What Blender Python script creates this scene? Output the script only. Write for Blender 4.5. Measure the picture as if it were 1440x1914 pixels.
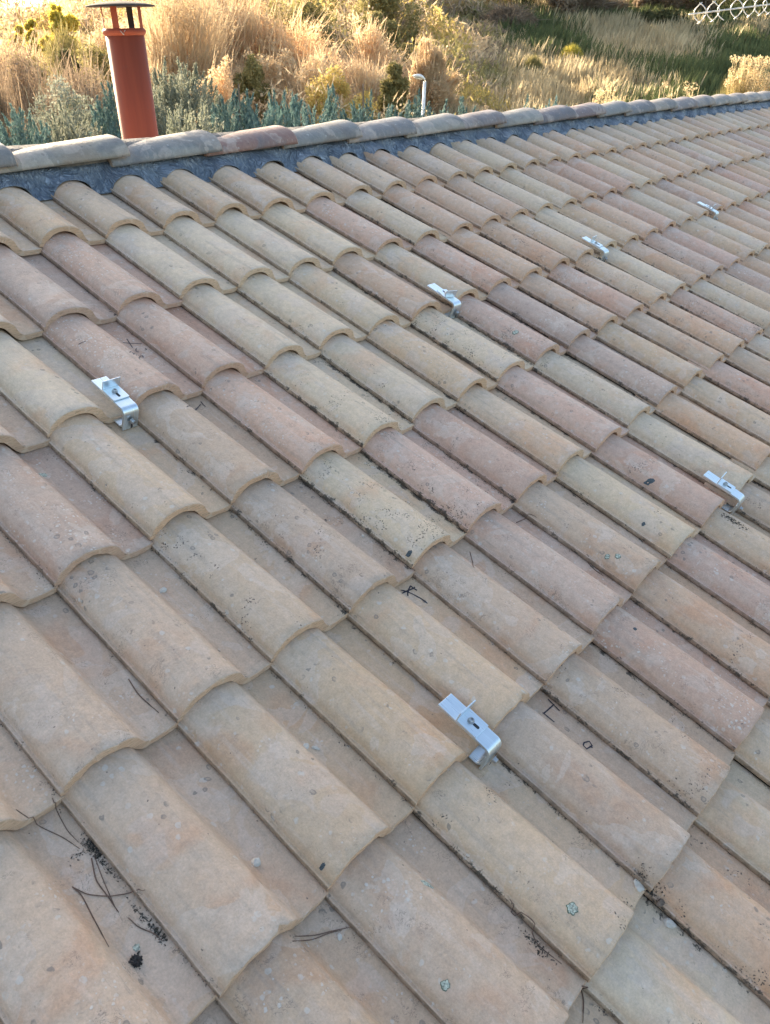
import bpy, math, random
import numpy as np
from mathutils import Vector, Matrix
from mathutils import noise as mnoise

# ------------------------------------------------------------------ camera, world, sun, exposure
for o in list(bpy.data.objects):
    bpy.data.objects.remove(o, do_unlink=True)
S = bpy.context.scene
FPX, PW, PH = 1524.5, 1440.0, 1914.0
CAM = np.array([-0.79624772, -1.96334419, 0.67121227])
RC = np.array([[0.6444326250785715, -0.36021948966911, 0.6744987108934066],
               [-0.76377170456578, -0.34576040134050895, 0.5450711221203459],
               [0.03686970353860006, -0.8664246442290156, -0.4979447367264761]])
TILT = math.radians(18.4579453859319)
cd = bpy.data.cameras.new("camera"); cam = bpy.data.objects.new("camera", cd)
S.collection.objects.link(cam); S.camera = cam
m3 = Matrix(((RC[0][0], -RC[0][1], -RC[0][2]), (RC[1][0], -RC[1][1], -RC[1][2]), (RC[2][0], -RC[2][1], -RC[2][2])))
cam.matrix_world = Matrix.Translation(Vector(CAM)) @ m3.to_4x4()
cd.sensor_fit = 'VERTICAL'; cd.sensor_height = 24.0; cd.sensor_width = 24.0
cd.lens = 24.0 * FPX / PH
cd.clip_start = 0.05; cd.clip_end = 3000
cd.dof.use_dof = True; cd.dof.focus_distance = 2.3; cd.dof.aperture_fstop = 12.0

SUN_AZ = math.radians(14)      # measured from +Y towards +X ... sun stands beyond the ridge
SUN_EL = math.radians(16.5)
W = bpy.data.worlds.new("World"); S.world = W; W.use_nodes = True
wn = W.node_tree; wn.nodes.clear()
wo = wn.nodes.new('ShaderNodeOutputWorld'); wb = wn.nodes.new('ShaderNodeBackground')
sky = wn.nodes.new('ShaderNodeTexSky'); sky.sky_type = 'NISHITA'; sky.sun_disc = False
sky.sun_elevation = SUN_EL; sky.sun_rotation = SUN_AZ
sky.air_density = 1.0; sky.dust_density = 3.0; sky.ozone_density = 0.6
wn.links.new(sky.outputs[0], wb.inputs[0]); wb.inputs[1].default_value = 0.15
wn.links.new(wb.outputs[0], wo.inputs[0])
sl = bpy.data.lights.new("sun", 'SUN'); sun = bpy.data.objects.new("sun", sl); S.collection.objects.link(sun)
sl.energy = 5.0; sl.angle = math.radians(0.5); sl.color = (1.0, 0.84, 0.62)
sd = Vector((math.sin(SUN_AZ) * math.cos(SUN_EL), math.cos(SUN_AZ) * math.cos(SUN_EL), math.sin(SUN_EL)))
sun.rotation_euler = sd.to_track_quat('Z', 'Y').to_euler(); sun.location = (0, 30, 20)
S.view_settings.view_transform = 'Standard'; S.view_settings.look = 'None'
S.view_settings.exposure = 1.63; S.view_settings.gamma = 1.0

# ------------------------------------------------------------------ helpers
COL = S.collection
W0, EX = 0.215, 0.3717          # tile cover width, exposed length
CT, ST = math.cos(TILT), math.sin(TILT)
def roof(u, v, n=0.0): return Vector((u, v * CT - n * ST, v * ST + n * CT))
ROOFR = Matrix.Rotation(TILT, 4, 'X')
WS = 1.065                                   # the courses were stretched a little from the seventh column on
def UU(i): return W0 * (i + (WS - 1) * max(0, i - 6))
def VS(u): return .0207 * max(0.0, u - 1.5)   # ... and run slightly out of square
def cell(u):
    if u <= 6 * W0: i = math.floor(u / W0); return i, u - i * W0
    q = (u - 6 * W0) / (WS * W0); i = math.floor(q); return 6 + i, (q - i) * W0
def ray(px, py): return RC @ np.array([(px - PW / 2) / FPX, (py - PH / 2) / FPX, 1.0])
def at(px, py, d):
    p = CAM + ray(px, py) * d; return Vector(p)
def at_h(px, py, d):
    """the same, d metres ahead measured along the ground"""
    q = ray(px, py); f = np.array([RC[0][2], RC[1][2]]); f /= np.linalg.norm(f)
    t = d / (q[0] * f[0] + q[1] * f[1]); return Vector(CAM + q * t), t

def mesh_obj(name, verts, faces, mats, parent=None, mi=None, smooth=False, uvs=None):
    me = bpy.data.meshes.new(name); me.from_pydata([tuple(v) for v in verts], [], faces)
    for m in (mats if isinstance(mats, (list, tuple)) else [mats]): me.materials.append(m)
    if mi is not None: me.polygons.foreach_set('material_index', mi)
    if smooth is True: me.polygons.foreach_set('use_smooth', [True] * len(faces))
    elif smooth: me.polygons.foreach_set('use_smooth', smooth)
    me.update()
    o = bpy.data.objects.new(name, me); COL.objects.link(o)
    if parent: o.parent = parent
    return o
def fast_mesh(name, V, F, mat, parent=None, smooth=False, mats=None, mi=None):
    V = np.asarray(V, np.float32); F = np.asarray(F, np.int32); k = F.shape[1]
    me = bpy.data.meshes.new(name)
    me.vertices.add(len(V)); me.vertices.foreach_set('co', V.ravel())
    me.loops.add(F.size); me.loops.foreach_set('vertex_index', F.ravel())
    me.polygons.add(len(F)); me.polygons.foreach_set('loop_start', np.arange(0, F.size, k, dtype=np.int32))
    me.polygons.foreach_set('loop_total', np.full(len(F), k, np.int32))
    for m in (mats or [mat]): me.materials.append(m)
    if mi is not None: me.polygons.foreach_set('material_index', np.asarray(mi, np.int32))
    if smooth: me.polygons.foreach_set('use_smooth', np.ones(len(F), bool))
    me.update(calc_edges=True); me.validate()
    o = bpy.data.objects.new(name, me); COL.objects.link(o)
    if parent: o.parent = parent
    return o
def tag(o, label=None, cat=None, group=None, kind=None):
    if label: o['label'] = label
    if cat: o['category'] = cat
    if group: o['group'] = group
    if kind: o['kind'] = kind
    return o
def empty(name, loc=(0, 0, 0), mat=None):
    o = bpy.data.objects.new(name, None); COL.objects.link(o); o.empty_display_size = .1
    if mat is not None: o.matrix_world = mat
    else: o.location = loc
    return o
class MB:
    def __init__(s): s.v = []; s.f = []
    def add(s, V, F):
        b = len(s.v); s.v += [tuple(x) for x in V]; s.f += [tuple(i + b for i in q) for q in F]
    def box(s, a, b):
        (x0, y0, z0), (x1, y1, z1) = a, b
        s.add([(x0,y0,z0),(x1,y0,z0),(x1,y1,z0),(x0,y1,z0),(x0,y0,z1),(x1,y0,z1),(x1,y1,z1),(x0,y1,z1)],
              [(0,3,2,1),(4,5,6,7),(0,1,5,4),(1,2,6,5),(2,3,7,6),(3,0,4,7)])
    def tube(s, pts, rad, n=8, cap=True):
        pts = [Vector(p) for p in pts]; rr = rad if isinstance(rad, (list, tuple)) else [rad] * len(pts)
        rings = []; up = Vector((0.13, 0.31, 0.94))
        for i, p in enumerate(pts):
            t = (pts[min(i + 1, len(pts) - 1)] - pts[max(i - 1, 0)]).normalized()
            a = t.cross(up)
            if a.length < 1e-3: a = t.cross(Vector((1, 0, 0)))
            a.normalize(); b = t.cross(a)
            rings.append([p + (a * math.cos(k * 2 * math.pi / n) + b * math.sin(k * 2 * math.pi / n)) * rr[i] for k in range(n)])
        V = [q for r in rings for q in r]; F = []
        for i in range(len(pts) - 1):
            for k in range(n): F.append((i*n+k, i*n+(k+1) % n, (i+1)*n+(k+1) % n, (i+1)*n+k))
        if cap: F.append(tuple(range(n))[::-1]); F.append(tuple((len(pts)-1)*n+k for k in range(n)))
        s.add(V, F)
    def lathe(s, prof, n=32, c=(0, 0, 0)):
        V = []; F = []
        for r, z in prof:
            for k in range(n):
                a = 2 * math.pi * k / n; V.append((c[0] + r * math.cos(a), c[1] + r * math.sin(a), c[2] + z))
        for i in range(len(prof) - 1):
            for k in range(n): F.append((i*n+k, i*n+(k+1) % n, (i+1)*n+(k+1) % n, (i+1)*n+k))
        s.add(V, F)
    def build(s, name, mat, parent=None, smooth=False):
        return mesh_obj(name, s.v, s.f, mat, parent, smooth=smooth)
def bevel(o, w=.001, seg=2):
    b = o.modifiers.new('bevel', 'BEVEL'); b.width = w; b.segments = seg; b.limit_method = 'ANGLE'; b.angle_limit = math.radians(35)
    return o
ORD = ['first','second','third','fourth','fifth','sixth','seventh','eighth','ninth','tenth','eleventh','twelfth','thirteenth','fourteenth','fifteenth','sixteenth','seventeenth','eighteenth','nineteenth','twentieth']
def ordinal(k):
    if k < 20: return ORD[k]
    t = {2: 'twenty', 3: 'thirty', 4: 'forty'}[(k + 1) // 10]; r = (k + 1) % 10
    return {'twenty': 'twentieth', 'thirty': 'thirtieth', 'forty': 'fortieth'}[t] if r == 0 else t + '-' + ORD[r - 1]

# ------------------------------------------------------------------ material helpers
class NT:
    def __init__(s, name):
        s.m = bpy.data.materials.new(name); s.m.use_nodes = True; s.t = s.m.node_tree; s.t.nodes.clear()
        s.out = s.n('ShaderNodeOutputMaterial'); s.b = s.n('ShaderNodeBsdfPrincipled'); s.l(s.b.outputs[0], s.out.inputs[0])
    def n(s, t, **k):
        x = s.t.nodes.new(t)
        for a, v in k.items(): setattr(x, a, v)
        return x
    def l(s, a, b): s.t.links.new(a, b)
    def inp(s, x, i, v):
        if hasattr(v, 'is_linked') or isinstance(v, bpy.types.NodeSocket): s.l(v, x.inputs[i])
        else: x.inputs[i].default_value = v
    def math(s, op, a, b=0.5, c=0.0, clamp=False):
        x = s.n('ShaderNodeMath', operation=op); x.use_clamp = clamp
        s.inp(x, 0, a); s.inp(x, 1, b); s.inp(x, 2, c); return x.outputs[0]
    def vmath(s, op, a, b):
        x = s.n('ShaderNodeVectorMath', operation=op); s.inp(x, 0, a); s.inp(x, 1, b); return x.outputs[0]
    def noise(s, v, scale, detail=3, rough=.55, dist=0.0, col=False):
        x = s.n('ShaderNodeTexNoise'); s.inp(x, 'Vector', v); x.inputs['Scale'].default_value = scale
        x.inputs['Detail'].default_value = detail; x.inputs['Roughness'].default_value = rough; x.inputs['Distortion'].default_value = dist
        return x.outputs[1 if col else 0]
    def vor(s, v, scale, rnd=1.0):
        x = s.n('ShaderNodeTexVoronoi'); s.inp(x, 'Vector', v); x.inputs['Scale'].default_value = scale
        x.inputs['Randomness'].default_value = rnd; return x
    def step(s, v, a, b, lo=0.0, hi=1.0, smooth=True):
        x = s.n('ShaderNodeMapRange', interpolation_type='SMOOTHSTEP' if smooth else 'LINEAR')
        s.inp(x, 0, v); s.inp(x, 1, a); s.inp(x, 2, b); s.inp(x, 3, lo); s.inp(x, 4, hi); return x.outputs[0]
    def mix(s, f, a, b, mode='MIX'):
        x = s.n('ShaderNodeMix', data_type='RGBA', blend_type=mode); s.inp(x, 0, f)
        s.inp(x, 6, a if isinstance(a, bpy.types.NodeSocket) else (*a, 1)); s.inp(x, 7, b if isinstance(b, bpy.types.NodeSocket) else (*b, 1)); return x.outputs[2]
    def bump(s, h, dist, strength=1.0, prev=None):
        x = s.n('ShaderNodeBump'); s.l(h, x.inputs['Height']); x.inputs['Distance'].default_value = dist; x.inputs['Strength'].default_value = strength
        if prev is not None: s.l(prev, x.inputs['Normal'])
        return x.outputs[0]
def simple(name, col, rough=.6, metal=0.0, var=.12, scale=20, bump=0.0, spec=.5, coords='Object'):
    t = NT(name); tc = t.n('ShaderNodeTexCoord').outputs[coords]
    nz = t.noise(tc, scale, 4)
    f = t.step(nz, .3, .7, 1 - var, 1 + var)
    c = t.vmath('SCALE', tuple(col), (0, 0, 0)); t.l(f, c.node.inputs[3]); t.l(c, t.b.inputs['Base Color'])
    t.b.inputs['Roughness'].default_value = rough; t.b.inputs['Metallic'].default_value = metal
    t.b.inputs['Specular IOR Level'].default_value = spec
    if bump: t.l(t.bump(nz, bump), t.b.inputs['Normal'])
    return t.m

# ------------------------------------------------------------------ clay materials
def clay(name, ridge=False, world=False):
    t = NT(name); tc = t.n('ShaderNodeTexCoord'); oi = t.n('ShaderNodeObjectInfo')
    obj = tc.outputs['Object']
    off = t.n('ShaderNodeCombineXYZ'); t.l(t.math('MULTIPLY', oi.outputs['Random'], 71.0), off.inputs[0]); t.l(t.math('MULTIPLY', oi.outputs['Random'], 133.0), off.inputs[1])
    v = t.vmath('ADD', obj, off.outputs[0])
    sx = t.n('ShaderNodeSeparateXYZ'); t.l(obj, sx.inputs[0]); X, Y, Z = sx.outputs
    base = oi.outputs['Color']; dens = oi.outputs['Alpha']
    black = t.math('MULTIPLY', oi.outputs['Object Index'], 0.01)
    # fired clay showing through / dusty patina
    big = t.noise(v, 7.0, 3, .5, .6); mid = t.noise(v, 26.0, 5, .6, .4); fine = t.noise(v, 260.0, 5, .7); grain = t.noise(v, 900.0, 2, .7)
    c = t.mix(t.step(big, .50, .70, 0, .50), base, t.mix(1.0, base, (0.98, .74, .60), 'MULTIPLY'))
    pat = t.math('MULTIPLY', t.step(mid, .38, .72), t.step(Z, 0.0, .05, .45, 1.0))
    c = t.mix(t.math('MULTIPLY', pat, .22 if ridge else .36), c, (0.565, .455, .372))
    big2 = t.noise(t.vmath('ADD', v, (9.3, 4.1, 2.2)), 10.0, 2, .5, .3)
    c = t.mix(t.step(big2, .60, .635, 0, .35), c, (.60, .485, .405))
    # limewashed patches with a crisp tide mark, and rain streaks running down the tile
    tide = t.noise(t.vmath('ADD', v, (5.7, 2.9, 8.8)), 8.0, 4, .5, .5)
    pt_ = t.math('MULTIPLY', t.step(tide, .585, .597), t.step(tide, .75, .60, .35, 1.0))
    c = t.mix(t.math('MULTIPLY', pt_, .38), c, (.64, .525, .43))
    rs_ = t.n('ShaderNodeMapping'); t.l(v, rs_.inputs[0]); rs_.inputs['Scale'].default_value = (55, 4, 30)
    rn = t.noise(rs_.outputs[0], 1.0, 3, .6)
    c = t.mix(t.step(rn, .54, .74, 0, .35), c, (.33, .28, .235)); c = t.mix(t.step(rn, .44, .28, 0, .30), c, (.63, .52, .44))
    # handling scuffs running down the tile
    st = t.n('ShaderNodeMapping'); t.l(v, st.inputs[0]); st.inputs['Scale'].default_value = (160, 9, 60); st.inputs['Rotation'].default_value = (0, 0, .25)
    sc = t.noise(st.outputs[0], 1.0, 4, .7)
    c = t.mix(t.math('MULTIPLY', t.step(sc, .60, .78, 0, .5), t.step(mid, .45, .62)), c, (.20, .18, .16))
    c = t.mix(t.step(fine, .30, .72, .0, .42), t.mix(1, c, (.74, .72, .70), 'MULTIPLY'), c) if False else c
    f = t.math('MULTIPLY', t.step(fine, .25, .75, .83, 1.13, False), t.step(grain, .3, .7, .93, 1.06, False))
    f = t.math('MULTIPLY', f, t.step(t.noise(v, 70.0, 4, .65),   .3, .7, .88, 1.09, False))
    if ridge:
        sm_ = t.noise(t.vmath('ADD', v, (4, 4, 4)), 5.5, 3, .5, .5); c = t.mix(t.step(sm_, .54, .68, 0, .65), c, (.15, .15, .16)); c = t.mix(t.step(sm_, .42, .34, 0, .45), c, (.42, .38, .32))
    sc_ = t.vmath('SCALE', c, (0, 0, 0)); t.l(f, sc_.node.inputs[3]); c = sc_
    wv = t.vmath('ADD', v, t.vmath('MULTIPLY', t.noise(v, 60, 3, .6, 0, True), (.012, .012, .012)))
    # pale lichen freckles
    vo = t.vor(wv, 130.0); cellr = t.n('ShaderNodeSeparateColor'); t.l(vo.outputs['Color'], cellr.inputs[0])
    msk = t.step(t.noise(t.vmath('ADD', v, (3.3, 8.8, 0)), 11.0, 4, .65), t.math('SUBTRACT', .70, t.math('MULTIPLY', dens, .30)), t.math('SUBTRACT', .82, t.math('MULTIPLY', dens, .28)))
    rad = t.math('MULTIPLY', cellr.outputs[0], .46)
    sp = t.math('MULTIPLY', t.step(vo.outputs['Distance'], rad, t.math('SUBTRACT', rad, .10)), msk)
    c = t.mix(t.math('MULTIPLY', sp, .70), c, (.66, .60, .53))
    vo2 = t.vor(wv, 55.0); cell2 = t.n('ShaderNodeSeparateColor'); t.l(vo2.outputs['Color'], cell2.inputs[0])
    big_sp = t.math('MULTIPLY', t.step(vo2.outputs['Distance'], .30, .22), t.step(cell2.outputs[1], .80, .82))
    c = t.mix(t.math('MULTIPLY', t.math('MULTIPLY', big_sp, t.step(mid, .42, .58)), .45), c, (.62, .60, .55))
    # dark ring lichens
    vo3 = t.vor(t.vmath('ADD', wv, (1.7, 5.2, .4)), 62.0); cell3 = t.n('ShaderNodeSeparateColor'); t.l(vo3.outputs['Color'], cell3.inputs[0])
    d3 = vo3.outputs['Distance']; ring = t.math('MULTIPLY', t.step(d3, .36, .31), t.step(d3, .14, .24, .35, 1))
    rm = t.math('MULTIPLY', t.step(cell3.outputs[0], .80, .81), t.step(t.noise(t.vmath('ADD', v, (6, 1, 3)), 13.0, 2), .56, .62))
    c = t.mix(t.math('MULTIPLY', t.math('MULTIPLY', ring, rm), .62), c, (.15, .135, .12))
    # black algae specks, clustered
    vo4 = t.vor(wv, 230.0); cell4 = t.n('ShaderNodeSeparateColor'); t.l(vo4.outputs['Color'], cell4.inputs[0])
    bm = t.noise(t.vmath('ADD', v, (2.1, 7.7, 5.5)), 14.0, 5, .7)
    th = t.math('SUBTRACT', .70, t.math('MULTIPLY', black, .215))
    bs = t.math('MULTIPLY', t.step(vo4.outputs['Distance'], .42, .30), t.math('MULTIPLY', t.step(bm, th, t.math('ADD', th, .07)), t.step(cell4.outputs[2], .35, .40)))
    c = t.mix(t.math('MULTIPLY', bs, .9), c, (.035, .034, .030))
    sq = t.noise(t.vmath('ADD', v, (8.1, 3.7, 6.6)), 60.0, 3, .6, 1.6)
    sqm = t.math('MULTIPLY', t.step(t.math('ABSOLUTE', t.math('SUBTRACT', sq, .5)), .022, .008), t.math('MULTIPLY', t.step(t.noise(t.vmath('ADD', v, (1.1, 6.2, 4.4)), 20.0, 2), .585, .63), t.step(dens, .35, .6)))
    c = t.mix(t.math('MULTIPLY', sqm, .6), c, (.16, .12, .095))
    few = t.math('MULTIPLY', t.step(t.vor(wv, 75.0).outputs['Distance'], .13, .08), t.step(t.noise(v, 31.0, 2), .60, .64))
    c = t.mix(t.math('MULTIPLY', few, .75), c, (.06, .05, .045))
    if not ridge:
        wall = t.math('MULTIPLY', t.step(X, .0012, .0006), t.step(Z, .0140, .0125))
        c = t.mix(t.math('MULTIPLY', wall, t.step(t.noise(wv, 50.0, 4, .7), .35, .65, .35, .85)), c, (.17, .125, .09))
        # grime and moss caught along the seams between neighbours
        nz = t.noise(wv, 38.0, 5, .75); nz2 = t.noise(wv, 300.0, 3, .7)
        left = t.step(X, .016, .000); right = t.step(X, W0 - .016, W0 - .001)
        lowm = t.math('MULTIPLY', left, t.step(Z, .030, .008))
        seam = t.math('MAXIMUM', lowm, right)
        jj = t.math('ADD', t.math('MULTIPLY', nz, .75), t.math('MULTIPLY', nz2, .25))
        thr = t.math('SUBTRACT', .66, t.math('MULTIPLY', seam, t.math('ADD', .06, t.math('MULTIPLY', black, .15))))
        g = t.math('MULTIPLY', t.step(jj, thr, t.math('ADD', thr, .05)), t.step(seam, .05, .3))
        c = t.mix(t.math('MULTIPLY', g, .88), c, (.045, .040, .032))
    t.l(c, t.b.inputs['Base Color'])
    r = t.step(mid, .3, .7, .50, .70); t.l(r, t.b.inputs['Roughness']); t.b.inputs['Specular IOR Level'].default_value = .55
    h = t.math('ADD', t.math('MULTIPLY', fine, .5), t.math('MULTIPLY', t.noise(v, 90, 4, .6), .8))
    h = t.math('ADD', h, t.math('MULTIPLY', sp, .35)); h = t.math('ADD', h, t.math('MULTIPLY', bs, .5))
    nrm = t.bump(h, .0016, .9); nrm = t.bump(big, .012, .35, nrm) ; nrm = t.bump(sc, .0008, .5, nrm)
    t.l(nrm, t.b.inputs['Normal'])
    return t.m
M = {}
M['clay'] = clay('weathered_clay'); M['ridge'] = clay('ridge_clay', ridge=True)
def clay_edge():
    t = NT('cut_clay_edge'); tc = t.n('ShaderNodeTexCoord').outputs['Object']; oi = t.n('ShaderNodeObjectInfo')
    n1 = t.noise(tc, 35, 4, .6); mp = t.n('ShaderNodeMapping'); t.l(tc, mp.inputs[0]); mp.inputs['Scale'].default_value = (30, 900, 700)
    n2 = t.noise(mp.outputs[0], 1.0, 3, .6)
    c = t.mix(t.step(oi.outputs['Random'], 0, 1, .15, .75, False), oi.outputs['Color'], (.70, .45, .29)); c = t.mix(t.step(n2, .50, .62, 0, .7), c, (.34, .24, .16))
    c = t.mix(t.step(n1, .52, .68, 0, .5), c, (.68, .56, .42)); c = t.mix(t.step(t.noise(tc, 120, 4, .7), .62, .70, 0, .6), c, (.07, .06, .05))
    t.l(c, t.b.inputs['Base Color']); t.b.inputs['Roughness'].default_value = .85
    t.l(t.bump(n2, .0015, .8), t.b.inputs['Normal']); return t.m
M['edge'] = clay_edge()

# ------------------------------------------------------------------ the interlocking tile
TL = EX + 0.085                      # full tile length
DROP = 0.0186                        # how far the head sinks below its tail plane over one exposure
def top_profile(s, k=0.0):
    """s: fraction along the tile 0 (tail) .. 1 (head).  list of (x, z, kind) from the left foot to the right lip"""
    H = .0550 - .0070 * s + k; rx = .0690 - .0080 * s; xc = .0056 + rx + .0015 * s; z0 = .0135
    P = [(.0, .0028), (.0, .0128), (.0014, .0148), (.0056, .0143)]
    for a in range(0, 17):
        th = math.radians(6 + 152 * a / 16.0)
        P.append((xc - rx * math.cos(th), z0 + (H - z0) * math.sin(th) ** .84))
    x1, z1 = P[-1]
    for q in (.2, .4, .6, .8, 1.0):
        xx = x1 + (.170 - .012 * s - x1) * q; P.append((xx, z1 * (1 - q) ** 2.2))
    P += [(.180, -.0008), (.200, -.0004), (.213, .0), (.2215, .0002), (.2225, -.0016)]
    return P
def bot_profile(s, k=0.0):
    H = .0550 - .0070 * s + k - .0168; rx = .0545 - .0065 * s; xc = .0060 + .0680 - .0065 * s
    P = [(.0006, .0022), (.004, .0018), (.010, .0012), (.0150, .0016)]
    for a in range(0, 17):
        th = math.radians(4 + 152 * a / 16.0)
        P.append((xc - rx * math.cos(th), -.002 + (H + .002) * math.sin(th) ** .92))
    x1, z1 = P[-1]
    for q in (.2, .4, .6, .8, 1.0):
        xx = x1 + (.162 - x1) * q; P.append((xx, -.0165 + (z1 + .0165) * (1 - q) ** 1.8))
    P += [(.180, -.0170), (.200, -.0170), (.213, -.0166), (.2190, -.0158), (.2225, -.0122)]
    return P
def surf_z(x, y):
    P = top_profile(y / TL); 
    for (xa, za), (xb, zb) in zip(P[3:], P[4:]):
        if xa <= x <= xb and xb > xa: return za + (zb - za) * (x - xa) / (xb - xa)
    return 0.0
def tile_mesh(seed):
    rnd = random.Random(seed); k = rnd.uniform(-.002, .002); off = Vector((seed * 7.1, seed * 3.3, 0))
    ys = [(0.0, .0022, .0), (.0012, .0008, 0), (.0035, 0, 0)] + [(.0035 + (TL - .0035) * (q / 22.0), 0, 0) for q in range(1, 23)]
    V = []; NP = len(top_profile(0))
    chips = [(rnd.uniform(.01, .215), rnd.uniform(.004, .009), rnd.uniform(.001, .0045)) for _ in range(rnd.randrange(0, 4))]
    def chip(x): return sum(d * max(0, 1 - ((x - c) / w) ** 2) for c, w, d in chips)
    for r, (y, inset, _) in enumerate(ys):
        s = y / TL
        for x, z in top_profile(s, k):
            wob = mnoise.noise(Vector((x * 9, y * 6, 0)) + off) * .0016 + mnoise.noise(Vector((x * 40, y * 30, 2)) + off) * .0004
            e = mnoise.noise(Vector((x * 34, 5, 0)) + off) * .0017 + mnoise.noise(Vector((x * 130, 9, 0)) + off) * .0014 + chip(x)
            V.append((x + mnoise.noise(Vector((y * 14, 1, 0)) + off) * .0010 * (1 if x < .01 else .4), y + e * max(0, 1 - y / .02), z - inset * (1 + chip(x) * 500) + wob * (0.25 if x < .005 else 1)))
    NT_ = len(V)
    for r, (y, inset, _) in enumerate(ys):
        s = y / TL
        for x, z in bot_profile(s, k):
            wob = mnoise.noise(Vector((x * 9, y * 6, 0)) + off) * .0016
            e = mnoise.noise(Vector((x * 34, 5, 0)) + off) * .0022 + mnoise.noise(Vector((x * 90, 7, 0)) + off) * .0018
            V.append((x, y + (e + .0006) * max(0, 1 - y / .02), z + inset * .7 + wob * (0.0 if x < .016 else 1)))
    F = []; mi = []; sm = []; R = len(ys)
    for r in range(R - 1):
        for c in range(NP - 1):
            a = r * NP + c; F.append((a, a + 1, a + 1 + NP, a + NP)); mi.append(1 if r < 1 else 0); sm.append(c != 2)
            b = NT_ + a; F.append((b, b + NP, b + 1 + NP, b + 1)); mi.append(1); sm.append(True)
        a = r * NP; b = NT_ + a; F.append((a, a + NP, b + NP, b)); mi.append(0); sm.append(False)
        a = r * NP + NP - 1; b = NT_ + a; F.append((a, b, b + NP, a + NP)); mi.append(0); sm.append(False)
    # split the tail face in two bands so that it looks pressed in layers
    for c in range(NP - 1):
        a = c; b = NT_ + c; F.append((a, b, b + 1, a + 1)); mi.append(1); sm.append(False)
        a = (R - 1) * NP + c; b = NT_ + a; F.append((a, a + 1, b + 1, b)); mi.append(1); sm.append(False)
    me = bpy.data.meshes.new('roof_tile'); me.from_pydata(V, [], F); me.materials.append(M['clay']); me.materials.append(M['edge'])
    me.polygons.foreach_set('material_index', mi); me.polygons.foreach_set('use_smooth', sm); me.update(); return me
TILEM = [tile_mesh(s) for s in range(1, 13)]
TINT = {'P': ((.575, .378, .276), 'pink'), 'O': ((.600, .400, .262), 'orange-pink'), 'S': ((.630, .490, .338), 'pale sand-coloured'),
        'B': ((.605, .436, .288), 'beige'), 'G': ((.560, .402, .280), 'grey-beige'), 'M': ((.525, .375, .288), 'mauve-grey')}
ROWS = {  # course -> (first column, colour letters from left to right)
    -1: (1, 'BBBBBBBBBOBBSBBBOBBBSBBBBOBBSBBBOBBBBBOB'),
    0: (0, 'GMPSSSSPSOOOSSOPPSBOOBMSOBBMOSPBOBSB'),
    1: (-1, 'GSPPSSSOSPOOBSBOPSBMOSBPOBSBMOBS'),
    2: (-2, 'GMBGPSSBSPMOPBSOMPBSOGPBSOBM'),
    3: (-3, 'GGGBGSPPBPSMBGOPSBMOBSP'),
    4: (-4, 'GGGBBBGMGSPSOBPGSBO'),
    5: (-3, 'GGGBGGPOPBGSBO'),
    6: (-1, 'BSOSBGOB')}
DENS = {'P': .75, 'M': .7, 'G': .6, 'O': .4, 'B': .45, 'S': .3}
BLK = {(3, 2): 80, (4, 1): 40, (6, 1): 60, (6, 2): 95, (2, 3): 85, (4, 2): 55, (3, 3): 85, (4, 3): 45, (3, 1): 30, (8, 0): 60, (8, 1): 55, (5, 1): 45, (10, 1): 70,
       (4, 4): 50, (5, 4): 40, (6, 4): 45, (0, 4): 20, (2, 4): 20, (2, 2): 25, (1, 1): 5, (2, 1): 5, (2, 0): 10, (3, 0): 15, (7, 1): 50, (8, 2): 50, (7, 2): 60, (9, 2): 55}
rng = random.Random(5)
TILES = {}
COURSE = {-1: 'top', 0: 'second', 1: 'third', 2: 'fourth', 3: 'fifth', 4: 'sixth', 5: 'seventh', 6: 'lowest'}
for j, (i0, s) in ROWS.items():
    for q, ch in enumerate(s):
        i = i0 + q; o = bpy.data.objects.new('roof_tile', TILEM[rng.randrange(12)]); COL.objects.link(o); o['kind'] = 'thing'
        du, dv = rng.uniform(-.0014, .0014), rng.uniform(-.004, .004)
        if (i, j) in ((1, 4), (2, 5)): dv -= .006
        elif rng.random() < .10: dv -= rng.uniform(.003, .008)
        o.location = roof(UU(i) + du, -j * EX + dv + VS(UU(i)), rng.uniform(0, .0012)); o.scale = (WS if i >= 6 else 1, 1, 1)
        o.rotation_euler = (TILT - math.atan(DROP / EX) + rng.uniform(-.003, .002), rng.uniform(-.004, .004), rng.uniform(-.009, .009) + (.0205 if UU(i) > 1.5 else 0))
        (r, g, b), word = TINT[ch]; k = rng.uniform(.91, 1.07); h = rng.uniform(-.010, .012)
        o.color = ((r + h) * k, g * k, (b - h) * k, min(1, DENS[ch] * rng.uniform(.6, 1.25)))
        o.pass_index = BLK.get((i, j), rng.choice((0, 10, 20, 35)) if j < 2 or i < 0 else rng.choice((10, 25, 40, 60)))
        tag(o, '%s clay tile, %s from the left in the %s course below the flashing' % (word, ordinal(q), COURSE[j]), 'roof tile', 'interlocking clay tiles covering the roof slope')
        TILES[(i, j)] = o
from mathutils.bvhtree import BVHTree
_BVH = {}
def TZ(key, x, y):
    """height of the real tile mesh at local x, y"""
    me = TILES[key].data if key in TILES else TILEM[0]
    if me.name not in _BVH: _BVH[me.name] = BVHTree.FromPolygons([v.co.copy() for v in me.vertices], [tuple(q.vertices) for q in me.polygons])
    h = _BVH[me.name].ray_cast(Vector((min(max(x, .0005), .222), max(y, .006), 1)), Vector((0, 0, -1)))
    return h[0].z if h[0] is not None else surf_z(x, y)
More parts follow.
